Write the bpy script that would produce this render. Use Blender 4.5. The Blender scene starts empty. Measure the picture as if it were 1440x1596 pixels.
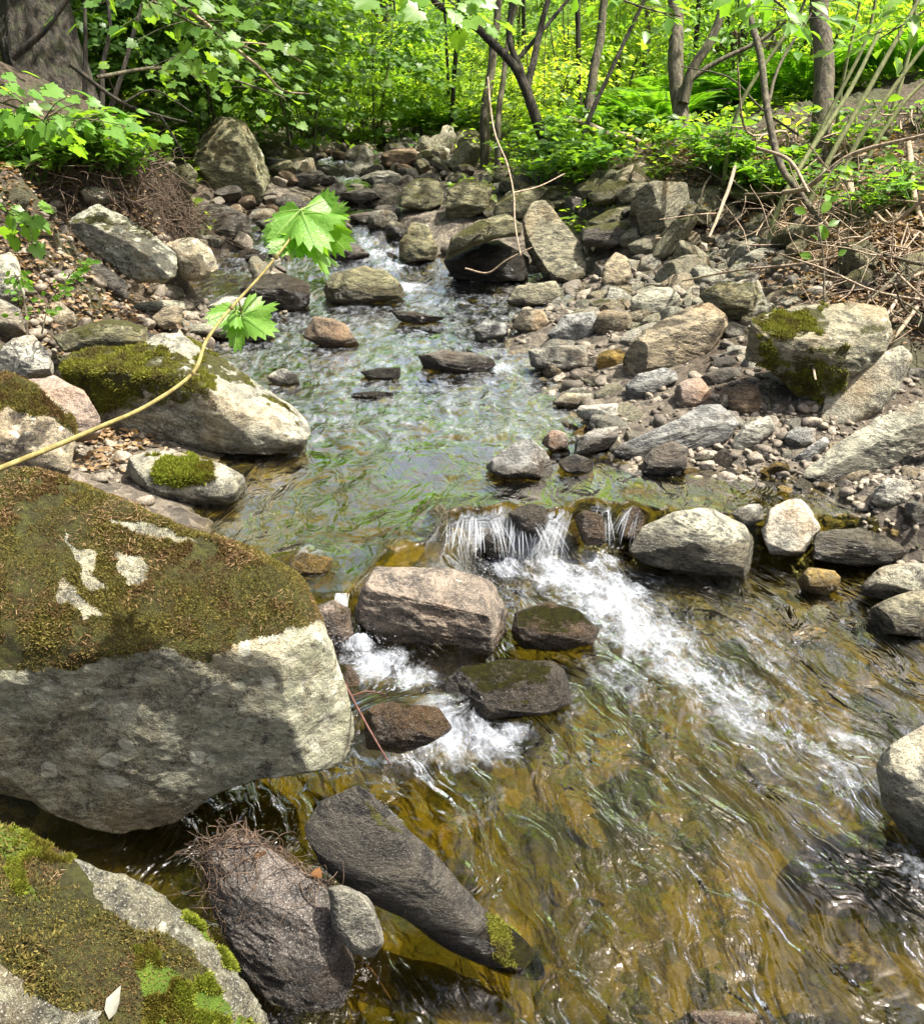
import bpy, bmesh, math, random
import numpy as np
from mathutils import Vector, Matrix
R = math.radians
sc = bpy.context.scene
col = sc.collection
# ------------------------------------------------------------------ camera, sky, sun, exposure
CAM = np.array((0., 0., 1.45)); PITCH = R(25); FPX = 1383.0   # focal length in pixels of the 1440 x 1596 photograph
cd = bpy.data.cameras.new('camera'); cam = bpy.data.objects.new('camera', cd); col.objects.link(cam)
cam.location = CAM; cam.rotation_euler = (R(90)-PITCH, 0, 0)
cd.sensor_fit = 'HORIZONTAL'; cd.sensor_width = 36; cd.lens = 36*FPX/1440
cd.clip_start = 0.02; cd.clip_end = 500
sc.camera = cam
w = bpy.data.worlds.new('World'); sc.world = w; w.use_nodes = True
nt = w.node_tree; bg = nt.nodes['Background']
sky = nt.nodes.new('ShaderNodeTexSky'); sky.sky_type = 'NISHITA'; sky.sun_disc = False
SUN = np.array((0.44, 0.02, 0.88)); SUN /= np.linalg.norm(SUN)
sky.sun_elevation = math.asin(SUN[2]); sky.sun_rotation = math.atan2(SUN[0], SUN[1])
sky.air_density = 1.0; sky.dust_density = 8.0; sky.ozone_density = 1.0
nt.links.new(sky.outputs[0], bg.inputs[0]); bg.inputs[1].default_value = 0.105
sl = bpy.data.lights.new('sun', 'SUN'); so = bpy.data.objects.new('sun', sl); col.objects.link(so)
sl.energy = 5.0; sl.angle = R(0.55); sl.color = (1.0, 0.95, 0.86)
so.rotation_euler = Vector(SUN).to_track_quat('Z', 'Y').to_euler(); so.location = (3, 4, 9)
sc.view_settings.view_transform = 'Standard'; sc.view_settings.look = 'None'
sc.view_settings.exposure = 1.3; sc.view_settings.gamma = 1.0
sc.render.engine = 'CYCLES'
sc.cycles.use_denoising = True
sc.cycles.max_bounces = 7; sc.cycles.diffuse_bounces = 3; sc.cycles.glossy_bounces = 3
sc.cycles.transmission_bounces = 4; sc.cycles.transparent_max_bounces = 8
sc.cycles.caustics_reflective = False; sc.cycles.caustics_refractive = False
sc.cycles.use_adaptive_sampling = True; sc.cycles.adaptive_threshold = 0.02
sc.cycles.sample_clamp_indirect = 4.0
# ------------------------------------------------------------------ pixel <-> world
CR = np.array((1., 0, 0)); CU = np.array((0, math.sin(PITCH), math.cos(PITCH))); CF = np.array((0, math.cos(PITCH), -math.sin(PITCH)))
def ray(u, v): return CF + (u-720)/FPX*CR - (v-798)/FPX*CU
def atz(u, v, z):
    r = ray(u, v); return CAM + r*((z-CAM[2])/r[2])
def aty(u, v, y):
    r = ray(u, v); return CAM + r*(y/r[1])
def sstep(a, b, x):
    t = np.clip((x-a)/(b-a), 0, 1); return t*t*(3-2*t)
# ------------------------------------------------------------------ numpy noise
def _h(x, y, z, s):
    n = (x.astype(np.int64)*374761393 + y.astype(np.int64)*668265263 + z.astype(np.int64)*2147483647 + s*1274126177) & 0xffffffff
    n = ((n ^ (n >> 13))*1274126177) & 0xffffffff
    n = ((n ^ (n >> 15))*2246822519) & 0xffffffff
    return ((n ^ (n >> 16)) & 0xffffff)/float(0xffffff)*2-1
def vn(P, s=0):
    i = np.floor(P).astype(np.int64); f = P-i; u = f*f*f*(f*(f*6-15)+10)
    x, y, z = i.T; a, b, c = u.T
    def L(p, q, t): return p+(q-p)*t
    return L(L(L(_h(x,y,z,s), _h(x+1,y,z,s), a), L(_h(x,y+1,z,s), _h(x+1,y+1,z,s), a), b),
             L(L(_h(x,y,z+1,s), _h(x+1,y,z+1,s), a), L(_h(x,y+1,z+1,s), _h(x+1,y+1,z+1,s), a), b), c)
def fbm(P, o=4, s=0, g=0.5):
    r = 0; a = 1.0
    for k in range(o):
        r = r+a*vn(P*(2.03**k)+k*7.1, s+k); a *= g
    return r
def fbm2(x, y, sc_, o=4, s=0, g=0.5): return fbm(np.stack([np.ravel(x)*sc_, np.ravel(y)*sc_, np.full(np.size(x), 3.3)], 1), o, s, g).reshape(np.shape(x))
# ------------------------------------------------------------------ mesh helpers
def mesh(name, V, F, mat=None, smooth=True):
    V = np.asarray(V, np.float32); F = np.asarray(F, np.int32); k = F.shape[1]
    m = bpy.data.meshes.new(name)
    m.vertices.add(len(V)); m.vertices.foreach_set('co', V.ravel())
    m.loops.add(F.size); m.loops.foreach_set('vertex_index', F.ravel())
    m.polygons.add(len(F)); m.polygons.foreach_set('loop_start', np.arange(0, F.size, k, dtype=np.int32))
    m.update(calc_edges=True); m.validate()
    if smooth: m.polygons.foreach_set('use_smooth', np.ones(len(m.polygons), bool))
    if mat: m.materials.append(mat)
    return m
def link(name, me, parent=None, loc=None):
    o = bpy.data.objects.new(name, me); col.objects.link(o)
    if loc is not None: o.location = [float(c) for c in loc]
    if parent: o.parent = parent
    return o
def tag(o, label=None, cat=None, group=None, kind=None):
    if label: o['label'] = label
    if cat: o['category'] = cat
    if group: o['group'] = group
    if kind: o['kind'] = kind
    return o
def clone(o, loc, rot=(0,0,0), s=1.0, label=None, group=None):
    c = o.copy(); col.objects.link(c); c.location = [float(q) for q in loc]; c.rotation_euler = rot
    c.scale = (s, s, s) if np.isscalar(s) else s
    if label: c['label'] = label
    if group: c['group'] = group
    for ch in list(o.children):
        d = ch.copy(); col.objects.link(d); d.parent = c
    return c
class Geo:
    def __init__(s): s.V = []; s.T = []; s.n = 0
    def add(s, V, F):
        V = np.asarray(V, float); F = np.asarray(F, int)
        if F.shape[1] == 4: F = np.concatenate([F[:, [0,1,2]], F[:, [0,2,3]]])
        s.V.append(V); s.T.append(F+s.n); s.n += len(V)
    def mesh(s, name, mat, off=None):
        V = np.concatenate(s.V); 
        if off is not None: V = V-off
        return mesh(name, V, np.concatenate(s.T), mat)
def smooth_path(P, n=6):
    P = [np.array(p, float) for p in P]
    if len(P) < 3: return np.array([P[0]+(P[-1]-P[0])*t for t in np.linspace(0, 1, n+1)])
    Q = [2*P[0]-P[1]]+P+[2*P[-1]-P[-2]]; out = []
    for i in range(1, len(Q)-2):
        for t in np.linspace(0, 1, n, endpoint=False):
            a, b, c, d = Q[i-1:i+3]
            out.append(0.5*((2*b)+(-a+c)*t+(2*a-5*b+4*c-d)*t*t+(-a+3*b-3*c+d)*t**3))
    out.append(P[-1]); return np.array(out)
def tube(P, r, sides=6, wob=0.0, seed=0):
    P = np.asarray(P, float); n = len(P); r = np.interp(np.linspace(0, 1, n), np.linspace(0, 1, len(r)), r) if not np.isscalar(r) else np.full(n, r)
    T = np.gradient(P, axis=0); T /= np.linalg.norm(T, axis=1)[:, None]+1e-9
    ref = np.array((0.3, 0.9, 0.2)) if abs(T[:, 2]).mean() > .6 else np.array((0.1, 0.2, 1.))
    A = np.cross(T, ref); A /= np.linalg.norm(A, axis=1)[:, None]+1e-9; B = np.cross(T, A)
    th = np.linspace(0, 2*np.pi, sides, endpoint=False)
    rr = r[:, None]*np.ones(sides)[None]
    if wob: rr = rr*(1+wob*np.random.RandomState(seed).uniform(-1, 1, rr.shape))
    V = P[:, None]+rr[..., None]*(np.cos(th)[None, :, None]*A[:, None]+np.sin(th)[None, :, None]*B[:, None])
    V = V.reshape(-1, 3); i = np.arange(n-1)[:, None]*sides; j = np.arange(sides)[None]; k = (j+1) % sides
    F = np.stack([i+j, i+k, i+sides+k, i+sides+j], -1).reshape(-1, 4)
    return V, F
def stamp(T, F, pos, A, B, C, s):
    """template T (k,3) placed at pos with axes A,B,C and scale s"""
    V = pos[:, None]+s[:, None, None]*(T[None, :, 0:1]*A[:, None]+T[None, :, 1:2]*B[:, None]+T[None, :, 2:3]*C[:, None])
    k = len(T); FF = (np.asarray(F)[None]+np.arange(len(pos))[:, None, None]*k).reshape(-1, np.asarray(F).shape[1])
    return V.reshape(-1, 3), FF
def frames(D, N):
    """orthonormal frames: A sideways, B along D, C roughly N"""
    B = D/(np.linalg.norm(D, axis=1)[:, None]+1e-9)
    A = np.cross(B, N); A /= np.linalg.norm(A, axis=1)[:, None]+1e-9
    return A, B, np.cross(A, B)
# ------------------------------------------------------------------ material helpers
def newmat(name):
    m = bpy.data.materials.new(name); m.use_nodes = True; t = m.node_tree; t.nodes.clear()
    return m, t, t.nodes.new('ShaderNodeOutputMaterial')
def N(t, typ, ins=None, **kw):
    n = t.nodes.new(typ)
    for k, v in kw.items(): setattr(n, k, v)
    if ins:
        for k, v in ins.items():
            s = n.inputs[k]
            if isinstance(v, bpy.types.NodeSocket): t.links.new(v, s)
            else: s.default_value = v
    return n
def mth(t, op, a, b=0.5, c=None, clamp=False):
    d = {0: a, 1: b}
    if c is not None: d[2] = c
    return N(t, 'ShaderNodeMath', d, operation=op, use_clamp=clamp).outputs[0]
def mixc(t, f, a, b, bt='MIX'):
    n = N(t, 'ShaderNodeMix', data_type='RGBA', blend_type=bt)
    for s, v in ((n.inputs[0], f), (n.inputs[6], a), (n.inputs[7], b)):
        if isinstance(v, bpy.types.NodeSocket): t.links.new(v, s)
        else: s.default_value = v if np.isscalar(v) else (*v[:3], 1)
    return n.outputs[2]
def mr(t, x, a, b, c=0., d=1.): return N(t, 'ShaderNodeMapRange', {0: x, 1: a, 2: b, 3: c, 4: d}, interpolation_type='SMOOTHSTEP').outputs[0]
def noise(t, vec, scale, detail=4, rough=.55, dist=0.0): return N(t, 'ShaderNodeTexNoise', {'Vector': vec, 'Scale': scale, 'Detail': detail, 'Roughness': rough, 'Distortion': dist})
def mapping(t, vec, sc_=(1,1,1), rot=(0,0,0), loc=None):
    n = N(t, 'ShaderNodeMapping', {'Vector': vec, 'Scale': sc_, 'Rotation': rot})
    if loc is not None: t.links.new(loc, n.inputs['Location'])
    return n.outputs[0]
def gattr(t, name): return N(t, 'ShaderNodeAttribute', attribute_type='GEOMETRY', attribute_name=name).outputs['Fac']
def oattr(t, name): return N(t, 'ShaderNodeAttribute', attribute_type='OBJECT', attribute_name=name).outputs['Fac']

def rock_material(name, strat=3.0, rot=(0.5, 0.3, 0.2), speck=0.35, contrast=1.0, warm=0.3):
    """weathered stone: object colour, banding, mineral specks, moss on upward faces, lichen discs, dark wet skirt"""
    m, t, out = newmat(name)
    tc = N(t, 'ShaderNodeTexCoord'); oi = N(t, 'ShaderNodeObjectInfo'); geo = N(t, 'ShaderNodeNewGeometry')
    off = N(t, 'ShaderNodeCombineXYZ', {0: mth(t, 'MULTIPLY', oi.outputs['Random'], 37.), 1: mth(t, 'MULTIPLY', oi.outputs['Random'], 91.), 2: 0.}).outputs[0]
    oc = tc.outputs['Object']
    p = N(t, 'ShaderNodeVectorMath', {0: oc, 1: off}, operation='ADD').outputs[0]
    ps = mapping(t, p, (1, 1, strat), rot)
    big = noise(t, ps, 5, 7, .6, .4).outputs[0]
    band = noise(t, ps, 16, 8, .68, .2).outputs[0]
    fine = noise(t, ps, 75, 6, .7).outputs[0]
    grain = noise(t, p, 330, 3, .7).outputs[0]
    patch = noise(t, p, 2.6, 5, .6).outputs[0]
    base = oi.outputs['Color']
    lite = mixc(t, 1.0, base, (1.45, 1.40, 1.30), 'MULTIPLY')
    dark = mixc(t, 1.0, base, (.20, .20, .21), 'MULTIPLY')
    f1 = mr(t, mth(t, 'ADD', mth(t, 'MULTIPLY', band, .6), mth(t, 'MULTIPLY', fine, .4)), 0.455-.045/contrast, .535+.05/contrast)
    c = mixc(t, f1, dark, lite)
    c = mixc(t, mr(t, big, .38, .62), mixc(t, .5, c, mixc(t, 1.0, base, (.55, .53, .50), 'MULTIPLY')), c)
    c = mixc(t, mth(t, 'MULTIPLY', mr(t, patch, .5, .72), warm), c, mixc(t, 1., base, (1.5, 1.05, .62), 'MULTIPLY'))
    c = mixc(t, mth(t, 'MULTIPLY', mr(t, grain, .56, .66), speck), c, (.62, .60, .55))
    c = mixc(t, mth(t, 'MULTIPLY', mr(t, grain, .45, .34), speck*1.6), c, (.025, .025, .025))
    # lichen
    dv = N(t, 'ShaderNodeVectorMath', {0: p, 1: N(t, 'ShaderNodeVectorMath', {0: noise(t, p, 14, 4).outputs[1], 'Scale': .06}, operation='SCALE').outputs[0]}, operation='ADD').outputs[0]
    vo = N(t, 'ShaderNodeTexVoronoi', {'Vector': dv, 'Scale': 24., 'Randomness': 1.}, feature='F1')
    sizev = N(t, 'ShaderNodeSeparateColor', {0: vo.outputs['Color']}).outputs[0]
    disc = mr(t, vo.outputs['Distance'], mth(t, 'MULTIPLY', sizev, .50), mth(t, 'SUBTRACT', mth(t, 'MULTIPLY', sizev, .50), .10))
    lich = mth(t, 'ADD', oattr(t, 'lichen'), gattr(t, 'lichv'))
    lm = mth(t, 'MULTIPLY', disc, mr(t, mth(t, 'ADD', noise(t, p, 4.5, 3).outputs[0], mth(t, 'MULTIPLY', lich, .35)), .62, .72), clamp=True)
    crust = mr(t, mth(t, 'ADD', noise(t, p, 24, 8, .75).outputs[0], mth(t, 'MULTIPLY', lich, .17)), .60, .66)
    lm = mth(t, 'MAXIMUM', lm, mth(t, 'MULTIPLY', crust, mth(t, 'MINIMUM', mth(t, 'MULTIPLY', lich, .8), .5)))
    lc = mixc(t, sizev, (.42, .45, .30), (.66, .66, .52))
    c = mixc(t, mth(t, 'MULTIPLY', lm, .8), c, lc)
    # moss
    nz = N(t, 'ShaderNodeSeparateXYZ', {0: geo.outputs['Normal']}).outputs[2]
    moss = mth(t, 'ADD', oattr(t, 'moss'), gattr(t, 'mossv'))
    mn = mth(t, 'ADD', mth(t, 'MULTIPLY', noise(t, p, 5, 8, .68).outputs[0], 1.9), mth(t, 'MULTIPLY', nz, .55))
    mk = mr(t, mth(t, 'ADD', mn, moss), 1.46, 1.62)
    mcol = mixc(t, noise(t, p, 7, 4).outputs[0], (.050, .066, .010), (.125, .115, .022))
    mcol = mixc(t, mr(t, noise(t, p, 60, 5, .7).outputs[0], .42, .62), mixc(t, .6, mcol, (.03, .02, .008)), mcol)
    mcol = mixc(t, mr(t, mth(t, 'ADD', oattr(t, 'green'), gattr(t, 'greenv')), 0, 1), mcol, mixc(t, noise(t, p, 40, 4).outputs[0], (.05, .13, .008), (.22, .34, .02)))
    c = mixc(t, mk, c, mcol)
    # wet skirt above the water line
    pz = N(t, 'ShaderNodeSeparateXYZ', {0: geo.outputs['Position']}).outputs[2]
    wl = mth(t, 'ADD', oattr(t, 'wet'), mth(t, 'MULTIPLY', noise(t, p, 9, 4).outputs[0], .07))
    wet = mr(t, mth(t, 'SUBTRACT', pz, wl), .012, -.012)
    c = mixc(t, mth(t, 'MULTIPLY', wet, .75), c, mixc(t, 1., c, (.22, .19, .15), 'MULTIPLY'))
    rough = mth(t, 'SUBTRACT', .88, mth(t, 'MULTIPLY', wet, .68))
    h = mth(t, 'ADD', mth(t, 'MULTIPLY', band, .9), mth(t, 'ADD', mth(t, 'MULTIPLY', fine, .42), mth(t, 'MULTIPLY', grain, .09)))
    h = mth(t, 'ADD', h, mth(t, 'MULTIPLY', mth(t, 'MULTIPLY', mk, noise(t, p, 150, 5, .8).outputs[0]), .5))
    b = N(t, 'ShaderNodeBump', {'Strength': 1., 'Distance': .034, 'Height': h})
    pb = N(t, 'ShaderNodeBsdfPrincipled', {'Base Color': c, 'Roughness': rough, 'Normal': b.outputs[0], 'Specular IOR Level': .35})
    t.links.new(pb.outputs[0], out.inputs[0]); return m
M = {}
M['schist'] = rock_material('schist_stone', 2.8, (0.4, 0.5, 0.2), .25, 1.5, .35)
M['gneiss'] = rock_material('gneiss_stone', 2.2, (0.1, -0.5, 0.7), .25, 1.2, .35)
M['granite'] = rock_material('granite_stone', 1.25, (0.5, 0.1, 0.9), .6, .9, .45)

def leaf_material(name, c1, c2, trans=.5, rough=.45, c3=None):
    m, t, out = newmat(name)
    geo = N(t, 'ShaderNodeNewGeometry'); tc = N(t, 'ShaderNodeTexCoord'); oi = N(t, 'ShaderNodeObjectInfo')
    c = mixc(t, geo.outputs['Random Per Island'], c1, c2)
    if c3: c = mixc(t, mr(t, noise(t, geo.outputs['Position'], .9, 3).outputs[0], .48, .66), c, c3)
    c = mixc(t, mth(t, 'MULTIPLY', oi.outputs['Random'], .35), c, mixc(t, 1., c, (1.35, 1.1, .6), 'MULTIPLY'))
    vein = noise(t, tc.outputs['Object'], 60, 3).outputs[0]
    c = mixc(t, mr(t, vein, .35, .7, 0, .3), c, mixc(t, 1., c, (.6, .65, .5), 'MULTIPLY'))
    d = N(t, 'ShaderNodeBsdfPrincipled', {'Base Color': c, 'Roughness': rough, 'Specular IOR Level': .4})
    tr = N(t, 'ShaderNodeBsdfTranslucent', {'Color': mixc(t, 1., c, (1.9, 1.75, .55), 'MULTIPLY')})
    mx = N(t, 'ShaderNodeMixShader', {0: trans, 1: d.outputs[0], 2: tr.outputs[0]})
    t.links.new(mx.outputs[0], out.inputs[0]); return m
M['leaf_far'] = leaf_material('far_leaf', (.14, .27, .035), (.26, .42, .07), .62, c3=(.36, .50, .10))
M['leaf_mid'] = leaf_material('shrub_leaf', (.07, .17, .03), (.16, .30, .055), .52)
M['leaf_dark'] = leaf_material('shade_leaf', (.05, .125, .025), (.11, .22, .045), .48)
M['leaf_near'] = leaf_material('near_leaf', (.10, .24, .035), (.17, .34, .05), .5, .38)
M['fern'] = leaf_material('fern_leaf', (.08, .22, .025), (.15, .34, .04), .5)
M['litter'] = leaf_material('dead_leaf', (.12, .07, .035), (.30, .21, .12), .15, .7)

def bark_material(name, c1, c2, stretch=.12, scale=40, bump=.01, moss=.0):
    m, t, out = newmat(name)
    tc = N(t, 'ShaderNodeTexCoord'); oi = N(t, 'ShaderNodeObjectInfo'); geo = N(t, 'ShaderNodeNewGeometry')
    p = mapping(t, tc.outputs['Object'], (1, 1, stretch))
    a = noise(t, p, scale, 7, .65, .3).outputs[0]; b2 = noise(t, tc.outputs['Object'], 6, 4).outputs[0]
    c = mixc(t, mr(t, a, .36, .62), c1, c2)
    c = mixc(t, mr(t, b2, .5, .7, 0, .5), c, mixc(t, 1., c, (.6, .7, .5), 'MULTIPLY'))
    if moss: c = mixc(t, mr(t, noise(t, tc.outputs['Object'], 9, 6, .7).outputs[0], .5, .6, 0, moss), c, (.07, .10, .02))
    c = mixc(t, mth(t, 'MULTIPLY', oi.outputs['Random'], .5), c, mixc(t, 1., c, (.55, .52, .5), 'MULTIPLY'))
    bp = N(t, 'ShaderNodeBump', {'Strength': 1., 'Distance': bump, 'Height': a})
    pb = N(t, 'ShaderNodeBsdfPrincipled', {'Base Color': c, 'Roughness': .85, 'Normal': bp.outputs[0]})
    t.links.new(pb.outputs[0], out.inputs[0]); return m
M['bark'] = bark_material('young_bark', (.04, .033, .02), (.17, .145, .09), .2, 35, .014, .35)
M['bark_dark'] = bark_material('old_bark', (.008, .007, .004), (.07, .056, .036), .08, 42, .05, .25)
M['dead_wood'] = bark_material('dead_wood', (.20, .14, .09), (.46, .36, .25), .3, 60, .003)
M['root'] = bark_material('fine_root', (.04, .026, .016), (.15, .10, .065), .5, 60, .002)
M['green_stem'] = bark_material('green_stem', (.12, .14, .05), (.25, .27, .10), .5, 40, .002)
M['vine_stem'] = bark_material('vine_shoot', (.17, .14, .04), (.32, .26, .09), .5, 90, .001)
M['twig_red'] = bark_material('red_twig', (.06, .025, .02), (.16, .07, .05), .5, 60, .001)
# ------------------------------------------------------------------ water levels
WY = [-2, 2.83, 4.19, 4.6, 5.77, 6.28, 7.28, 8.17, 9.3, 10.6, 11.5, 16, 60]
WZ = [.15, .15, .18, .205, .26, .33, .55, .60, .66, .82, .88, 1.1, 1.4]
def W0(x, y):
    """still water level (x, y arrays)"""
    x = np.asarray(x, float); y = np.asarray(y, float)
    up = np.interp(y, WY, WZ)
    ys = np.interp(x, [-.6, -.33, -.24, -.12, -.06, .22, .35, .62, .8, 2], [2.20, 2.20, 2.46, 2.52, 2.73, 2.75, 2.78, 2.84, 2.74, 2.70])
    ys = ys+.018*np.sin(x*17)+.010*np.sin(x*43+1)+.006*np.sin(x*97)
    a = sstep(-.05, .045, y-ys)
    y2 = 1.80+.02*np.sin(x*21)
    mid = .06*sstep(-.05, .05, y-y2)*sstep(.10, -.02, x)
    return mid*(1-a)+up*a
# humps where water slides over stones: (u, v, z, height, radius)
HUMPS = [(640,1100,.06,.035,.10), (690,1135,.0,.02,.06), (700,800,.15,.03,.11), (800,795,.15,.03,.10), (905,785,.15,.02,.08), (680,878,.15,.035,.10), (470,870,.15,.02,.07),
         (1150,965,0,.02,.10), (620,830,.15,.02,.08), (830,1190,0,.015,.12), (1000,760,.15,.02,.08)]
HW = [(atz(u,v,z)[:2], h, r) for u,v,z,h,r in HUMPS]
def W(x, y):
    z = W0(x, y)
    for c, h, r in HW: z = z+h*np.exp(-((x-c[0])**2+(y-c[1])**2)/(r*r))
    return z
# ------------------------------------------------------------------ terrain: smooth surface through measured points
# relative to the water level (u, v, plane z used to find the spot, height above water)
CP = []
def cp(u, v, z, rel=None):
    p = atz(u, v, z); CP.append((p[0], p[1], (z-float(W0(p[0], p[1]))) if rel is None else rel))
for a in ((700,1250,0,-.13),(1000,1250,0,-.16),(1300,1250,0,-.17),(1000,1550,0,-.2),(1400,1500,0,-.2),(700,1500,0,-.13),(900,960,0,-.12),(1100,1000,0,-.10),(1330,1040,0,-.07),
          (1440,980,0,-.03),(620,1050,.06,-.10),(700,840,.12,-.08),(560,860,.15,-.08),(480,800,.15,-.06),(350,800,.15,-.03),(600,700,.16,-.11),(800,650,.17,-.09),(700,600,.18,-.08),(500,600,.18,-.08),
          (860,640,.17,-.03),(650,520,.22,-.08),(560,560,.2,-.07),(430,560,.2,-.05),(640,470,.25,-.07),(1100,780,.15,-.06),(1300,800,.15,-.05),(1430,840,.15,-.02),(1250,930,0,-.02),(950,760,.15,-.05),(440,400,.42,-.05),(590,400,.42,-.07),
          (530,330,.6,-.06),(560,300,.65,-.06),(520,245,.85,-.05),(420,740,.15,-.05),(600,430,.33,-.07),(480,500,.24,-.03)): cp(*a)
for a in ((1000,700,.19),(1200,700,.21),(1430,720,.2),(950,620,.22),(1010,590,.26),(900,560,.24),(880,500,.30),(1000,480,.38),(1150,470,.48),(1300,560,.42),(1430,600,.33),(1100,400,.52),(1180,375,.62),(950,400,.45),
          (1250,330,.82),(1400,380,.78),(1430,260,1.08),(1240,250,1.06),(1100,255,1.03),(900,265,.92),(820,225,.98),(750,400,.42),(700,250,.86),(640,215,.98),(620,330,.62),(1000,330,.75),(820,330,.66),
          (380,480,.29),(250,500,.33),(150,560,.32),(10,600,.40),(100,460,.5),(10,400,.72),(120,245,1.15),(20,260,1.15),(280,340,.64),(330,250,.95),(420,230,.92),(470,195,1.06),(150,690,.22),(300,670,.2),(60,740,.27),
          (250,800,.20),(230,235,1.12),(1440,760,.24),(1420,880,.05)): cp(*a)
for a in ((-6,5,2.0),(-7,10,2.2),(-3,2,.85),(-1.8,1.9,.3),(-4,0,.9),(-1.2,.6,-.12),(-.7,1.2,-.12),(-1.5,-1,.2),(0,.3,-.1),(6,3,1.2),(8,7,1.4),(4.5,1,.6),(3.5,-1,.2),(0,-2,-.1),(2,2.2,.05),(2.6,2.8,.16),(3.0,3.6,.36),(4,4.6,1.1),
          (0,14,.35),(4,13,.9),(-5,14,.9),(8,13,1.5),(12,0,2),(-12,0,2),(12,12,1.2),(-12,12,3),(0,-6,.2)): CP.append(a)
CP = np.array(CP)
CH = np.array([atz(*a)[:2] for a in ((610,450,.30),(612,425,.35),(590,400,.42),(580,370,.5),(560,345,.56),(575,325,.6),(590,305,.64),(560,285,.68),(530,268,.77),(520,252,.82),(528,238,.88),(560,222,.95))])
CH2 = np.array([atz(*a)[:2] for a in ((600,440,.33),(520,405,.42),(430,398,.42),(370,400,.42),(340,430,.35),(345,475,.27),(400,500,.24))])
def chan_dist(x, y, C=None):
    out = np.full(len(x), 1e9)
    for C_, k in ((CH, 1.), (CH2, 1.4)):
        for a, b in zip(C_[:-1], C_[1:]):
            e = b-a; t_ = np.clip(((x-a[0])*e[0]+(y-a[1])*e[1])/(e @ e), 0, 1); out = np.minimum(out, np.hypot(x-a[0]-t_*e[0], y-a[1]-t_*e[1])*k)
    return out
def _tps(r2): return np.where(r2 > 1e-12, r2*np.log(r2+1e-12), 0)
_n = len(CP); _D = ((CP[:, None, :2]-CP[None, :, :2])**2).sum(-1)
_A = np.zeros((_n+3, _n+3)); _A[:_n, :_n] = _tps(_D)+np.eye(_n)*.02
_P = np.c_[np.ones(_n), CP[:, :2]]; _A[:_n, _n:] = _P; _A[_n:, :_n] = _P.T
_w = np.linalg.solve(_A, np.r_[CP[:, 2], 0, 0, 0])
def terrain(x, y, detail=True):
    x = np.atleast_1d(np.asarray(x, float)); y = np.atleast_1d(np.asarray(y, float)); sh = x.shape
    xf = np.clip(x.ravel(), -12, 12); yf = np.clip(y.ravel(), -6, 14)
    out = np.empty(len(xf))
    for i in range(0, len(xf), 20000):
        X = xf[i:i+20000]; Y = yf[i:i+20000]
        out[i:i+20000] = _tps((X[:, None]-CP[None, :, 0])**2+(Y[:, None]-CP[None, :, 1])**2) @ _w[:_n]+_w[_n]+_w[_n+1]*X+_w[_n+2]*Y
    x1 = x.ravel(); y1 = y.ravel()
    m_ = (y1 > 5) & (y1 < 16) & (np.abs(x1) < 4)
    if m_.any(): cd_ = chan_dist(x1[m_], y1[m_]); out[m_] = np.minimum(out[m_], -.06+3.*np.maximum(cd_-.28, 0))
    z = out+W0(x1, y1)
    far = np.maximum(np.hypot(x1*.9, np.maximum(y1, 0))-13, 0); z = z+.22*far*sstep(0, 8, far)
    if detail:
        rel = np.clip(out, 0, 1)
        z = z+(.008+.03*rel)*fbm2(x1, y1, 3.1, 4, 5)+.012*fbm2(x1, y1, 14, 3, 9)*(1+rel)
    return z.reshape(sh)
def ground_hit(u, v, water=True):
    r = ray(u, v); t = np.linspace(.5, 30, 1500); P = CAM+t[:, None]*r
    g = terrain(P[:, 0], P[:, 1], False)
    if water: g = np.maximum(g, W0(P[:, 0], P[:, 1]))
    k = np.argmax(P[:, 2] < g)
    return P[k] if P[k, 2] < g[k] else P[-1]
def grid_sheet(xs, ys, zf):
    X, Y = np.meshgrid(xs, ys); Z = zf(X.ravel(), Y.ravel()).reshape(X.shape)
    n, m = X.shape; i = np.arange(n-1)[:, None]*m; j = np.arange(m-1)[None]
    F = np.stack([i+j, i+j+1, i+m+j+1, i+m+j], -1).reshape(-1, 4)
    return X, Y, Z, np.stack([X.ravel(), Y.ravel(), Z.ravel()], 1), F
ys = np.concatenate([np.linspace(-40, -1, 25), np.linspace(-.8, 8, 330), 8+np.cumsum(np.geomspace(.03, 4, 110))])
xh = np.concatenate([np.linspace(.0, 3.2, 120), 3.2+np.cumsum(np.geomspace(.03, 6, 60))]); xs = np.concatenate([-xh[:0:-1], xh])
X, Y, Z, V, F = grid_sheet(xs, ys, terrain)
m, t, out = newmat('ground_soil')
geo = N(t, 'ShaderNodeNewGeometry'); P_ = geo.outputs['Position']
at = N(t, 'ShaderNodeAttribute', attribute_type='GEOMETRY', attribute_name='rel').outputs['Fac']
n1 = noise(t, P_, 9, 8, .65).outputs[0]; n2 = noise(t, P_, 45, 8, .7).outputs[0]; n3 = noise(t, P_, 2.2, 4).outputs[0]
vo = N(t, 'ShaderNodeTexVoronoi', {'Vector': P_, 'Scale': 26.}, feature='F1')
vs = N(t, 'ShaderNodeSeparateColor', {0: vo.outputs['Color']}).outputs[0]
vb = N(t, 'ShaderNodeTexVoronoi', {'Vector': P_, 'Scale': 7.}, feature='F1')
vbs = N(t, 'ShaderNodeSeparateColor', {0: vb.outputs['Color']}).outputs[1]
bed = mixc(t, n1, (.018, .026, .006), (.31, .225, .038))
bed = mixc(t, mth(t, 'MULTIPLY', mr(t, n3, .42, .58, .75, 0), mr(t, N(t, 'ShaderNodeSeparateXYZ', {0: P_}).outputs[1], 2.6, 3.0, 1, 0)), bed, (.012, .020, .004))
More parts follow.
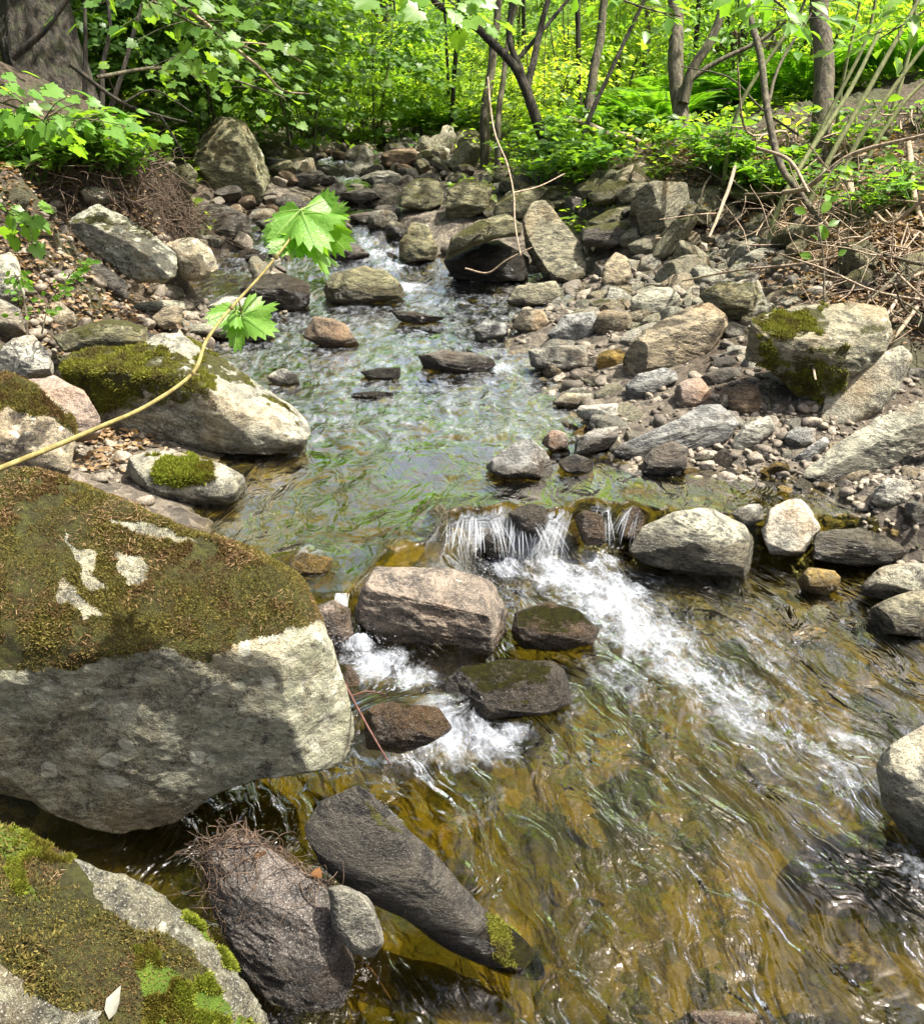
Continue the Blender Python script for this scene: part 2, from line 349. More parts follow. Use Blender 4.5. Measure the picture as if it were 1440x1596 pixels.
bed = mixc(t, mr(t, vbs, .5, .8, 0, .75), bed, (.30, .21, .04)); bed = mixc(t, mr(t, vs, .1, .5, .6, 0), bed, (.03, .035, .012))
gr = mixc(t, vs, (.06, .05, .038), (.26, .22, .16)); gr = mixc(t, mr(t, n2, .4, .6), mixc(t, .5, gr, (.05, .04, .03)), gr)
lt = mixc(t, mr(t, n2, .35, .65), (.035, .024, .015), (.12, .09, .055))
lt = mixc(t, mr(t, n3, .5, .62, 0, .6), lt, (.05, .065, .018))
fg = mixc(t, n2, (.06, .12, .015), (.20, .32, .04))
c = mixc(t, mr(t, at, -.03, .02), bed, gr); c = mixc(t, mr(t, mth(t, 'ADD', at, mth(t, 'MULTIPLY', n1, .1)), .12, .24), c, lt)
py = N(t, 'ShaderNodeSeparateXYZ', {0: P_}).outputs[1]
c = mixc(t, mth(t, 'MULTIPLY', mr(t, mth(t, 'ADD', py, mth(t, 'MULTIPLY', n1, 3.)), 11.5, 15.), mr(t, at, .1, .3)), c, fg)
wetr = mr(t, at, .0, .05, .3, .9)
bp = N(t, 'ShaderNodeBump', {'Strength': 1., 'Distance': .03, 'Height': mth(t, 'ADD', n2, mth(t, 'MULTIPLY', vo.outputs['Distance'], -.5))})
pb = N(t, 'ShaderNodeBsdfPrincipled', {'Base Color': c, 'Roughness': wetr, 'Normal': bp.outputs[0]}); t.links.new(pb.outputs[0], out.inputs[0])
me = mesh('ground', V, F, m)
a = me.attributes.new('rel', 'FLOAT', 'POINT'); a.data.foreach_set('value', (Z-W0(X, Y)).ravel().astype(np.float32))
tag(link('ground', me), kind='structure')

# ------------------------------------------------------------------ stream water
ys = np.concatenate([np.linspace(-.5, .7, 20), .72+np.cumsum(np.geomspace(.0055, .011, 330)), ]); ys = np.concatenate([ys, ys[-1]+np.cumsum(np.geomspace(.011, .05, 330))])
ys = ys[ys < 14]
xs = np.linspace(-1, 1, 560)
cy = [0, 1, 2, 2.8, 4, 5, 6, 7, 8, 10, 11.5, 14]; 
cl = [-1.0, -.9, -.9, -1.2, -1.6, -2.0, -2.4, -2.0, -2.1, -2.2, -2.4, -3]; cr_ = [2.6, 2.6, 2.4, 2.6, 1.0, .8, .8, 0.4, 0., -.6, -.6, -.6]
Ysg = np.repeat(ys[:, None], 560, 1)
L_ = np.interp(Ysg, cy, cl); R_ = np.interp(Ysg, cy, cr_); Xg = L_+(R_-L_)*(xs[None]*.5+.5)
x = Xg.ravel(); y = Ysg.ravel()
z0 = W(x, y)
fd = atz(1440, 1500, 0)[:2]-atz(850, 900, 0)[:2]; fd /= np.linalg.norm(fd); fn = np.array((-fd[1], fd[0]))
low = 1-sstep(.02, .12, W0(x, y))
s_lo = x*fd[0]+y*fd[1]; t_lo = x*fn[0]+y*fn[1]
s_up = -y-1.2*z0; t_up = x
fs = s_lo*low+s_up*(1-low); ft = t_lo*low+t_up*(1-low)
def blob(u, v, z, r, st=1., asp=1.): 
    c = atz(u, v, z); dx = x-c[0]; dy = y-c[1]; a_ = dx*fd[0]+dy*fd[1]; b_ = dx*fn[0]+dy*fn[1]
    return st*np.exp(-(((a_/asp)**2+b_**2)/(r*r)))
foam_glint = np.zeros(len(x))
for b_ in ((870,890,0,.15,.82,1.3),(950,930,0,.17,.88,1.5),(930,875,0,.09,.8,1),(1000,985,0,.17,.80,1.4),(790,885,0,.09,.75,1.),(1060,1040,0,.16,.62,1.6),(1130,1090,0,.17,.56,1.8),(1220,1140,0,.16,.46,2.),(1180,1010,0,.12,.4,2.),(880,1090,0,.1,.4,1.4),(1300,1230,0,.12,.3,2.),(1000,1180,0,.2,.2,1.5),(760,1260,0,.12,.3,1),(960,1060,0,.10,.55,1.5),
          (585,1035,.06,.09,.95,1),(640,1060,.06,.08,.85,1),(560,1000,.06,.06,1.,1),(690,1160,0,.08,.9,1.2),(760,1155,0,.09,.85,1.2),(800,1140,0,.06,.8,1),(640,1190,0,.08,.5,1),(900,1180,0,.10,.30,1.3),
          (1330,1150,0,.08,.55,1.5),(1340,1230,0,.06,.5,1.5),(1420,1340,0,.06,.4,2),(480,865,.15,.08,.45,1),(600,840,.15,.08,.32,1),(720,590,.18,.15,.35,1),(820,590,.18,.12,.4,1),(590,385,.47,.22,.7,1),(570,370,.5,.2,.6,1),(610,412,.38,.16,.8,1),(640,440,.33,.16,.8,1),(400,392,.43,.16,.62,1),(440,405,.42,.12,.5,1),(350,470,.27,.2,.5,1),(515,262,.8,.35,1,1),(525,245,.85,.4,1,1),(560,470,.27,.2,.5,1),(780,572,.19,.12,.8,1),(820,580,.19,.1,.7,1),(500,575,.19,.3,.35,1),(600,520,.22,.3,.32,1),(620,460,.27,.10,.45,1),(680,470,.27,.12,.4,1)):
    foam_glint = np.maximum(foam_glint, blob(*b_)*(sstep(.11, .05, W0(x, y)) if b_[2] == 0 else 1.))
gx = np.zeros(len(x))
eps = .03; slope = np.abs(W0(x, y+eps)-W0(x, y-eps))/(2*eps)
fallmask = sstep(.5, 1.6, slope)*(y < 3.2)
fx = .05+.66*sstep(-.10, -.02, x)*sstep(.42, .32, x)+.4*np.exp(-((x+.36)/.05)**2)+.35*np.exp(-((x-.5)/.05)**2)
foam_glint = np.maximum(foam_glint, fallmask*fx)
foam_glint = np.maximum(foam_glint, sstep(.06, .20, slope)*(y > 5.9)*.36)
foam_glint = np.maximum(foam_glint, .37*sstep(2.9, 3.6, y)*(y < 5.9))  # even base that paints white glints of reflected sky on the middle pool
turb = .3+1.2*np.clip(foam_glint, 0, 1)
P3 = np.stack([fs*2.4, ft*5, y*0+.5], 1)
P4 = np.stack([x*6, y*6, y*0+.5], 1)
wv = (fbm(P3*1.3, 3, 31)*low+fbm(P4, 3, 33)*(1-low))
wv2 = fbm(np.stack([fs*5, ft*9, y*0], 1), 3, 37, .55)
calm = np.interp(y, [0, 5.8, 6.5, 14], [1, 1, .7, .7])
z = z0+wv*.013*turb*calm+wv2*.0042*turb+np.clip(foam_glint-.3, 0, 1)*.034*np.abs(fbm(np.stack([x*17, y*17, y*0], 1), 4, 41, .65))
V = np.stack([x, y, z], 1); n_, m_ = Xg.shape; i = np.arange(n_-1)[:, None]*m_; j = np.arange(m_-1)[None]
F = np.stack([i+j, i+j+1, i+m_+j+1, i+m_+j], -1).reshape(-1, 4)
# drop faces well below the banks
gz = terrain(x, y, False); keep = (gz-z) < .08; fk = keep[F].any(1); F = F[fk]
used = np.zeros(len(V), bool); used[F.ravel()] = True; idx = np.cumsum(used)-1
F = idx[F]; V = V[used]; foam_glint_ = foam_glint[used]; fs_ = fs[used]; low_ = low[used]; ft_ = ft[used]; fall_ = fallmask[used]
m, t, out = newmat('stream_water')
fa = N(t, 'ShaderNodeAttribute', attribute_type='GEOMETRY', attribute_name='foam_glint').outputs['Fac']
fw = N(t, 'ShaderNodeAttribute', attribute_type='GEOMETRY', attribute_name='flow').outputs['Vector']
fl = N(t, 'ShaderNodeAttribute', attribute_type='GEOMETRY', attribute_name='fall').outputs['Fac']
P_ = N(t, 'ShaderNodeNewGeometry').outputs['Position']
fwd = N(t, 'ShaderNodeVectorMath', {0: fw, 1: N(t, 'ShaderNodeVectorMath', {0: noise(t, fw, 3.2, 3).outputs[1], 'Scale': .16}, operation='SCALE').outputs[0]}, operation='ADD').outputs[0]
wa = noise(t, mapping(t, fwd, (4, 9, 1)), 1.0, 3, .5, 1.2).outputs[0]
wb = noise(t, mapping(t, fwd, (12, 22, 1)), 1.0, 3, .55, 1.0).outputs[0]
patchy = mr(t, noise(t, mapping(t, fwd, (1.6, 3.6, 1)), 1.0, 3, .5, .5).outputs[0], .38, .62, .12, 1.)
wc = noise(t, P_, 55, 3, .55, .5).outputs[0]
lowa = gattr(t, 'low')
hh = mth(t, 'ADD', mth(t, 'MULTIPLY', wa, .9), mth(t, 'MULTIPLY', mth(t, 'ADD', mth(t, 'MULTIPLY', wb, .24), mth(t, 'MULTIPLY', wc, .05)), patchy))
hh = mth(t, 'MULTIPLY', hh, mth(t, 'MULTIPLY', mr(t, lowa, 0, 1, .42, 1.), mr(t, fl, 0, 1, 1., .25)))
bp = N(t, 'ShaderNodeBump', {'Strength': 1., 'Distance': .06, 'Height': hh})
fr = N(t, 'ShaderNodeFresnel', {'IOR': 1.33, 'Normal': bp.outputs[0]}).outputs[0]
fr = mth(t, 'MULTIPLY', mr(t, fr, .018, .15, .035, .97), mr(t, fl, 0, 1, 1, .22))
tr = N(t, 'ShaderNodeBsdfTransparent', {'Color': (.78, .76, .40, 1)})
rf = N(t, 'ShaderNodeBsdfRefraction', {'Color': (.78, .76, .40, 1), 'Roughness': .02, 'IOR': 1.2, 'Normal': N(t, 'ShaderNodeBump', {'Strength': .4, 'Distance': .05, 'Height': hh}).outputs[0]})
body = N(t, 'ShaderNodeMixShader', {0: .20, 1: tr.outputs[0], 2: rf.outputs[0]})
gl = N(t, 'ShaderNodeBsdfGlossy', {'Color': (1, 1, 1, 1), 'Roughness': .03, 'Normal': bp.outputs[0]})
wsh = N(t, 'ShaderNodeMixShader', {0: fr, 1: body.outputs[0], 2: gl.outputs[0]})
f1 = noise(t, mapping(t, fwd, (9, 19, 1)), 1., 8, .70, .5).outputs[0]
f2 = noise(t, P_, 70, 6, .7).outputs[0]
f3 = noise(t, mapping(t, fw, (2.5, 75, 1)), 1., 5, .6, .3).outputs[0]
fn_ = mixc(t, fl, mth(t, 'ADD', mth(t, 'MULTIPLY', f1, .66), mth(t, 'MULTIPLY', f2, .34)), f3)
fm = mr(t, mth(t, 'ADD', fn_, mth(t, 'MULTIPLY', fa, .40)), .60, .94)
fm = mth(t, 'MULTIPLY', fm, mr(t, fa, .05, .3))
fbp = N(t, 'ShaderNodeBump', {'Strength': .8, 'Distance': .02, 'Height': mth(t, 'ADD', f1, f2)})
fs2 = N(t, 'ShaderNodeBsdfPrincipled', {'Base Color': (.44, .48, .53, 1), 'Roughness': .45, 'Normal': fbp.outputs[0], 'Subsurface Weight': 0.0})
mx = N(t, 'ShaderNodeMixShader', {0: mth(t, 'MULTIPLY', fm, .84), 1: wsh.outputs[0], 2: fs2.outputs[0]})
t.links.new(mx.outputs[0], out.inputs[0])
me = mesh('stream_water', V, F, m)
me.attributes.new('foam_glint', 'FLOAT', 'POINT').data.foreach_set('value', np.clip(foam_glint_, 0, 1).astype(np.float32))
me.attributes.new('low', 'FLOAT', 'POINT').data.foreach_set('value', low_.astype(np.float32))
me.attributes.new('fall', 'FLOAT', 'POINT').data.foreach_set('value', fall_.astype(np.float32))
me.attributes.new('flow', 'FLOAT_VECTOR', 'POINT').data.foreach_set('vector', np.stack([fs_, ft_, fs_*0], 1).astype(np.float32).ravel())
tag(link('stream_water', me), kind='structure')

# threads of white water over the ledge, and the spray they throw
rs = np.random.RandomState(12); g = Geo()
clumps = [(-.035, .006, 12), (.0, .016, 22), (.04, .007, 16), (.085, .020, 10), (.10, .006, 16), (.165, .012, 18), (.20, .005, 9), (.25, .014, 26), (.29, .006, 14), (.365, .008, 16), (.50, .007, 14), (.605, .006, 14)]
for cx, sd, n in clumps:
    sl_ = rs.normal()*.035; wd_ = rs.uniform(.6, 1.4)
    for _ in range(int(n*1.1)):
        xx = cx+rs.normal()*sd*1.3; yl = .018*math.sin(xx*17)+.010*math.sin(xx*43+1)+.006*math.sin(xx*97)-.012+float(np.interp(xx, [-.06, .22, .35, .62], [2.73, 2.75, 2.78, 2.84]))+rs.normal()*.008; L = rs.uniform(.7, 1.); dx = sl_+rs.normal()*.016+(xx-cx)*1.2
        tt = np.linspace(rs.uniform(0, .45), rs.uniform(.6, 1.), 7); P = np.stack([xx+dx*tt, yl-.035*tt-.055*tt**2*L, .152-.15*L*tt**1.7+.004], 1); P[:, 2] = np.maximum(P[:, 2], .004)
        g.add(*tube(P, np.array([.0004, .0018, .0030, .0026, .0008])*rs.uniform(.2, .9)*wd_, 5, .25, rs.randint(99)))
for cx, y0, zt, zb_, n in ((-.345, 2.22, .152, .06, 26), (-.13, 1.80, .066, .0, 14)):
    for _ in range(n):
        xx = cx+rs.normal()*.018; tt = np.linspace(0, 1, 6); P = np.stack([xx+rs.normal()*.01*tt, y0-.03*tt-.04*tt**2, zt-(zt-zb_)*tt**1.7+.004], 1); g.add(*tube(P, [.001, .0026, .002], 5, .25, rs.randint(99)))
nI0 = np.array([(1,0,0),(-1,0,0),(0,1,0),(0,-1,0),(0,0,1),(0,0,-1)], float); fI0 = [[0,2,4],[2,1,4],[1,3,4],[3,0,4],[2,0,5],[1,2,5],[3,1,5],[0,3,5]]
n = 900; c_ = rs.rand(n); px_ = np.where(c_ < .7, .12+rs.normal(size=n)*.15, -.30+rs.normal(size=n)*.06); py_ = np.where(c_ < .7, 2.60+rs.normal(size=n)*.07, 2.08+rs.normal(size=n)*.05)
pz_ = np.where(c_ < .7, .015, .075)+np.abs(rs.normal(size=n))*.022; I3 = np.tile(np.eye(3)[None], (n, 1, 1))
V_, F_ = stamp(nI0, fI0, np.stack([px_, py_, pz_], 1), I3[:, 0], I3[:, 1], I3[:, 2], .0006+.0022*rs.rand(n)**3); g.add(V_, F_)
mw, t, out = newmat('white_water')
t.links.new(N(t, 'ShaderNodeMixShader', {0: .22, 1: N(t, 'ShaderNodeBsdfTransparent').outputs[0], 2: N(t, 'ShaderNodeBsdfPrincipled', {'Base Color': (.72, .76, .80, 1), 'Roughness': .25}).outputs[0]}).outputs[0], out.inputs[0])
tag(link('falling_water', g.mesh('falling_water', mw)), kind='structure')
# ------------------------------------------------------------------ stones
_ico = {}
def ico(level):
    if level not in _ico:
        bm = bmesh.new(); bmesh.ops.create_icosphere(bm, subdivisions=level, radius=1.0)
        V = np.array([v.co[:] for v in bm.verts]); F = np.array([[v.index for v in f.verts] for f in bm.faces]); bm.free()
        V /= np.linalg.norm(V, axis=1)[:, None]; _ico[level] = (V, F)
    return _ico[level]
def facet(P, n, f, k=.9):
    n = np.asarray(n, float); n = n/np.linalg.norm(n); d = P @ n; c = f*d.max(); ex = np.maximum(d-c, 0)
    return P-np.outer(ex*k, n)
def roughen(P, size, amt, seed, strat=(0.2, .1, 1.), sk=3.0):
    s = np.asarray(strat, float); s /= np.linalg.norm(s); h = P @ s
    Q = (P+np.outer(h*(sk-1), s))/size
    n = P/(np.linalg.norm(P, axis=1)[:, None]+1e-9)
    d = .8*fbm(P/size*1.5+seed, 3, seed)+.5*fbm(Q*2.4+seed, 4, seed+9, .6)-.30*np.abs(fbm(Q*5+seed, 4, seed+5, .62))+.10
    return P+n*(d*amt*size)[:, None]
def outline_radius(pts, cx, cy, n=256):
    pts = np.asarray(pts, float)-(cx, cy); out = np.zeros(n)
    for i, th in enumerate(np.linspace(-np.pi, np.pi, n, endpoint=False)):
        d = np.array((math.cos(th), math.sin(th))); best = 0
        for k in range(len(pts)):
            a = pts[k]; e = pts[(k+1) % len(pts)]-a; den = d[0]*e[1]-d[1]*e[0]
            if abs(den) < 1e-9: continue
            r = (a[0]*e[1]-a[1]*e[0])/den; s = (a[0]*d[1]-a[1]*d[0])/den
            if r > best and -1e-6 <= s <= 1+1e-6: best = r
        out[i] = best
    k = np.array([1, 2, 3, 2, 1.])/9; o = np.convolve(np.r_[out[-2:], out, out[:2]], k, 'valid')
    return o
def traced_stone(pts, tf=.8, cuts=(), rough=.03, seed=1, level=5, e=.8, zb=None, dd=None, nrand=8, strat=(.2, .1, 1), sk=3.):
    pts = np.array(pts, float); lo = pts.min(0); hi = pts.max(0); c = (lo+hi)/2
    A = 0; cx = cy = 0
    for k in range(len(pts)):
        p, q = pts[k], pts[(k+1) % len(pts)]; cr = p[0]*q[1]-q[0]*p[1]; A += cr; cx += (p[0]+q[0])*cr; cy += (p[1]+q[1])*cr
    cx /= 3*A; cy /= 3*A
    b = pts[np.argmax(pts[:, 1])]
    if dd is None:
        hit = atz(b[0], b[1], zb) if zb is not None else ground_hit(min(max(b[0], -200), 1600), b[1])
        Db = float((hit-CAM) @ CF); size_px = math.sqrt((hi-lo)[0]*(hi-lo)[1])
        D = Db/(1-.5*tf*size_px/2/FPX)
    else: D = dd
    Rr = outline_radius(pts, cx, cy)*D/FPX; size = Rr.mean()
    t_ = tf*size
    C = CAM+ray(cx, cy)*D; wd = (C-CAM)/np.linalg.norm(C-CAM)
    n, F = ico(level)
    rho = np.sqrt(n[:, 0]**2+n[:, 1]**2); th = np.arctan2(n[:, 1], n[:, 0])
    Rt = np.interp(th, np.linspace(-np.pi, np.pi, 257), np.r_[Rr, Rr[0]])
    phi = np.arctan2(n[:, 2], rho); sr = np.cos(phi)**e; sw = np.sign(np.sin(phi))*np.abs(np.sin(phi))**e
    a = Rt*sr*np.cos(th); bb = -Rt*sr*np.sin(th)
    P = a[:, None]*CR+bb[:, None]*CU+(sw*t_)[:, None]*wd
    rs = np.random.RandomState(seed)
    for q in cuts: P = facet(P, q[:3], q[3])
    for _ in range(nrand):
        q = rs.normal(size=3); q -= wd*(q @ wd)*.2; q = q-wd*abs(q@wd)*1.2; q /= np.linalg.norm(q)
        P = facet(P, q, rs.uniform(.74, .92), .85)
    P = roughen(P, size, rough*1.35, seed, strat, sk)
    return P, F, C, size
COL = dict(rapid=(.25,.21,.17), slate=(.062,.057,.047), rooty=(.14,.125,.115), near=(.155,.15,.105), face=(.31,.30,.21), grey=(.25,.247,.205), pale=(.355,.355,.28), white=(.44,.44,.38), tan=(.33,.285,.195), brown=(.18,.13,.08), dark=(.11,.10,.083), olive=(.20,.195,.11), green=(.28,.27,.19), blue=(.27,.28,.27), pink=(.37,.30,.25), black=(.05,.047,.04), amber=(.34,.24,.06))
def stone(label, pts, colour, mat='schist', moss=0., lichen=0., cat='boulder', name=None, wet=None, green=0., group=None, **k):
    k.setdefault('seed', abs(hash_(label)) % 997)
    P, F, C, size = traced_stone(pts, **k)
    name = name or cat
    o = link(name, mesh(name, P, F, M[mat]), None, C)
    o.color = (*COL[colour], 1); o['moss'] = float(moss); o['lichen'] = float(lichen); o['green'] = float(green)
    if wet is None: wet = float(W0(C[0], C[1]-size*.5))+.015
    o['wet'] = float(wet); tag(o, label, cat, group); FOOT.append((C[0], C[1], size*.9))
    return o
def hash_(s):
    h = 5
    for ch in s: h = (h*131+ord(ch)) & 0x7fffffff
    return h
FOOT = []
TOP = (0, -.15, 1)
big = stone('huge mossy boulder with pale lichen discs on its face, left foreground over the pool', [(-260,800),(-100,745),(0,735),(60,742),(170,775),(290,820),(400,868),(455,905),(475,950),(505,1000),(540,1080),(557,1150),(545,1190),(470,1200),(400,1212),(330,1240),(270,1283),(190,1303),(100,1285),(40,1250),(-60,1215),(-260,1180)],
      'face', 'granite', moss=-.2, lichen=.8, dd=1.95, tf=.62, cuts=((.10,-.55,.83,.76),(.12,-.98,-.02,.74)), rough=.028, level=8, nrand=2, e=.84, wet=-.05, strat=(.1,.25,.95), sk=1.15)
near = stone('near boulder with bright green moss and brown needles, bottom left corner', [(-350,1180),(-100,1205),(0,1238),(60,1282),(180,1332),(250,1352),(290,1400),(340,1480),(400,1550),(450,1605),(500,1720),(400,1900),(0,1950),(-350,1850)],
      'near', 'granite', moss=-.25, lichen=.4, dd=1.22, tf=.42, cuts=((.42,-.30,.86,.50),(.1,-.2,.95,.62),(.9,-.3,.3,.72)), rough=.03, level=8, nrand=1, e=.7, wet=-1)
S = stone
S('pinkish granite boulder standing in the rapids between two small falls', [(550,905),(580,880),(640,880),(700,886),(765,903),(808,935),(816,965),(802,1000),(770,1022),(700,1037),(630,1031),(582,1007),(556,975),(547,935)], 'rapid', 'granite', -.2,.1, zb=.0, tf=.75, cuts=((.15,-.25,.95,.66),(-.1,-1,.1,.68)), level=7, rough=.03, wet=.06, e=.75)
S('flat wet brown stone touching the right side of the pinkish boulder in the rapids', [(790,945),(850,935),(900,950),(935,980),(925,1005),(870,1016),(800,1010)], 'brown','granite', .1,0, zb=0, level=6, cuts=((0,-.1,1,.55),), wet=.12, green=.0)
S('black speckled wet stone below the pinkish boulder at the foot of the rapids', [(690,1060),(720,1040),(790,1028),(860,1030),(900,1058),(895,1095),(850,1115),(780,1122),(720,1135),(695,1105)], 'dark','granite',0,0, zb=-.02, level=6, cuts=((0,-.3,1,.6),), wet=.3)
S('reddish brown stone under a sheet of water left of the black speckled stone', [(560,1105),(610,1095),(680,1103),(715,1128),(700,1158),(630,1176),(570,1168)], 'brown','granite',0,0, zb=-.02, level=6, wet=.3, dd=2.02)
S('small wet pink and black stone between the huge mossy boulder and the thin left fall', [(476,940),(510,928),(545,950),(552,990),(532,1022),(500,1012),(482,980)], 'pink','granite',0,0, zb=.03, level=5, wet=.13)
S('dark red wet stone beside the right edge of the huge mossy boulder', [(515,1035),(545,1035),(566,1060),(562,1095),(535,1105),(520,1080)], 'brown','granite',0,0, zb=.0, level=5, wet=.2)
S('large smooth whale backed boulder right of the main fall, pale above and wet black below', [(977,858),(1000,822),(1050,796),(1110,791),(1160,817),(1190,868),(1192,900),(1150,907),(1080,897),(1010,887)], 'pale','gneiss',-.25,.1, zb=-.02, tf=.8, level=7, cuts=((.25,-.2,.95,.75),(-.3,-1,.05,.78)), rough=.018, wet=.085, e=.85, nrand=3)
S('pale upright wedge stone leaning right of the whale backed boulder', [(1180,840),(1200,792),(1240,772),(1285,790),(1280,822),(1250,870),(1222,877),(1187,865)], 'white','granite',-.6,.1, zb=.02, tf=.6, level=6, cuts=((.1,-.8,.6,.5),))
S('dark banded oval stone right of the pale upright wedge stone', [(1253,850),(1280,828),(1340,824),(1400,838),(1419,858),(1385,880),(1300,886),(1262,875)], 'grey','schist',-.5,0, zb=.02, tf=.8, level=6, wet=.1, strat=(.1,.3,1), sk=6)
S('small pale stone behind the whale backed boulder in the shallow side pool', [(1138,800),(1160,782),(1188,786),(1192,812),(1160,822)], 'white','granite',-.6,0)
S('grey flat topped stone at the right edge above the olive banded oval stone', [(1335,905),(1380,882),(1440,876),(1490,888),(1475,925),(1400,937),(1345,930)], 'pale','granite',-.5,.1, zb=.02, level=6)
S('olive banded oval stone half in the lower pool at the right edge', [(1340,965),(1370,930),(1440,919),(1510,935),(1500,990),(1430,1007),(1365,998)], 'green','gneiss',-.3,.0, zb=-.03, level=6, wet=.03)
S('rounded tan boulder cut by the right edge of the photo in the lower pool', [(1363,1195),(1388,1150),(1440,1124),(1540,1110),(1620,1200),(1600,1350),(1500,1375),(1425,1325),(1378,1260)], 'pale','granite',-.3,.1, zb=-.05, level=7, tf=.8, cuts=((-.1,-.4,.9,.8),), nrand=3, rough=.02)
S('small rusty stone under the dark banded oval stone, edge of the lower pool', [(1238,900),(1260,884),(1300,890),(1322,910),(1290,930),(1250,924)], 'amber','granite',-.6,0, zb=.0, wet=.02)
S('long black tapered boulder lying diagonally into the lower pool, moss on its tip', [(470,1290),(500,1245),(560,1225),(625,1280),(690,1345),(750,1415),(810,1455),(848,1500),(852,1532),(790,1524),(700,1482),(620,1425),(555,1400),(500,1350)], 'slate','schist',.05,0, zb=.0, tf=.55, level=7, wet=.05, rough=.025, strat=(.8,-.5,.3), sk=.4, nrand=4)
S('dark rounded boulder wrapped in hair roots below the huge mossy boulder', [(320,1335),(360,1295),(430,1282),(475,1320),(515,1400),(548,1500),(560,1600),(510,1680),(430,1600),(370,1500),(330,1420)], 'rooty','granite',-.1,.1, zb=-.12, tf=.7, level=7, cuts=((-.2,-.4,.9,.7),), rough=.03, wet=.05)
S('grey speckled egg shaped stone between the root wrapped boulder and the black tapered one', [(510,1380),(545,1368),(582,1410),(602,1460),(592,1497),(550,1487),(520,1450)], 'grey','granite',-.6,.1, dd=1.54, tf=.55, level=6, wet=.02)
S('dark round cobble wedged above the grey speckled egg shaped stone', [(515,1360),(530,1345),(552,1350),(556,1372),(535,1380)], 'dark','granite',-.6,0, dd=1.72, level=4)
S('wet brown boulder top poking out at the bottom edge of the photo', [(1035,1600),(1080,1577),(1150,1570),(1200,1588),(1240,1600),(1230,1680),(1100,1700),(1040,1650)], 'pink','granite',-.5,0, zb=-.1, level=6, wet=.02)
S('dark wet stone beside the brown one at the bottom edge of the photo', [(1195,1590),(1240,1578),(1300,1585),(1345,1605),(1330,1680),(1230,1680)], 'dark','granite',-.5,0, zb=-.1, level=5, wet=.1)
# left bank
S('broad wedge boulder with moss patches and a pale sloping top, left of the middle pool', [(95,565),(120,546),(210,540),(248,517),(300,520),(370,560),(430,604),(475,640),(487,665),(470,702),(420,722),(370,716),(320,700),(230,690),(160,672),(110,622)], 'pale','granite',-.05,.25, tf=.62, level=7, cuts=((.50,-.05,.86,.60),(-.28,-.95,-.05,.58),(-.1,-.3,.95,.72)), rough=.028, e=.7, nrand=1, zb=.14)
S('low boulder with a bright green moss cushion at the edge of the still water, left', [(187,715),(240,696),(300,712),(350,724),(388,745),(405,770),(370,792),(290,792),(230,780),(188,765)], 'pale','granite',-.55,.1, cuts=((0,-.2,1,.6),), level=6)
S('rounded tan boulder with brown moss at the left edge, above the huge mossy boulder', [(-80,620),(0,578),(60,600),(110,650),(137,710),(130,742),(60,750),(0,737),(-80,745)], 'tan','granite',-.1,.25, cuts=((.3,-.6,.7,.7),), level=6, tf=.7)
S('smooth purple grey boulder behind the rounded tan boulder at the left', [(35,592),(90,587),(132,610),(157,650),(160,695),(120,690),(60,650)], 'pink','granite',-.8,.0, level=6, tf=.7, dd=3.25)
S('pale grey angular rock at the left edge behind the purple grey boulder', [(-20,560),(20,528),(52,520),(72,548),(96,570),(92,590),(40,592),(-20,590)], 'white','granite',-.8,.0, level=6, cuts=((.2,-.5,.85,.6),(-.3,-.9,.2,.6)), dd=3.5)
S('small pink stone resting on the ground behind the huge mossy boulder', [(92,752),(120,735),(152,760),(140,785),(105,785)], 'pink','granite',-.8,0)
S('flat mossy brown rock lying behind the broad wedge boulder', [(72,525),(130,500),(195,495),(236,513),(240,537),(150,546),(90,550)], 'olive','gneiss',.15,.1, level=6, dd=3.9)
S('tan rounded slab at the left behind the pale angular rock', [(38,500),(60,470),(95,470),(130,500),(95,522),(50,520)], 'tan','granite',-.6,.1)
S('pale green lichen boulder at the far left edge above the tan slab', [(-60,420),(15,392),(45,418),(62,460),(20,475),(-60,470)], 'pale','granite',-.35,.6, level=6)
S('dark triangular rock at the left edge beneath the pale green lichen boulder', [(-40,470),(5,460),(32,482),(42,525),(0,530),(-40,525)], 'grey','schist',-.5,.0)
S('large leaning boulder splotched with moss and lichen on the left bank', [(97,335),(130,311),(165,318),(195,332),(240,368),(285,400),(292,430),(272,452),(230,447),(180,415),(122,372)], 'pale','granite',.0,.75, level=7, tf=.7, cuts=((.3,-.3,.9,.68),(-.3,-.9,-.1,.7)), rough=.05, dd=4.7)
S('lichen covered boulder tucked right of the large leaning boulder, left bank', [(258,380),(300,367),(332,390),(343,420),(325,442),(288,440)], 'tan','granite',-.15,.6, level=6, dd=5.1)
S('dark layered slab leaning under the large leaning boulder, left bank', [(62,388),(90,377),(150,405),(212,440),(200,468),(150,452),(88,420)], 'dark','schist',-.2,.1, level=6, sk=8, tf=.6, dd=4.55)
S('towering dark mossy boulder below the leafy left bank', [(302,215),(340,180),(378,183),(412,230),(432,290),(420,318),(370,324),(320,306),(298,270)], 'olive','schist',.0,.25, level=6, tf=.8, cuts=((-.1,-.95,.2,.7),))
S('green mossy rock behind the towering dark boulder, left bank', [(392,215),(440,222),(472,245),(465,268),(420,258)], 'olive','gneiss',.3,.1)
S('smaller mossy block left of the towering dark boulder', [(262,262),(290,245),(308,262),(306,300),(280,305)], 'olive','gneiss',.2,.3)
S('flat dark slab at the foot of the towering boulder', [(283,330),(320,320),(345,318),(386,335),(396,365),(345,384),(300,372)], 'dark','schist',-.3,.1, level=6, sk=6)
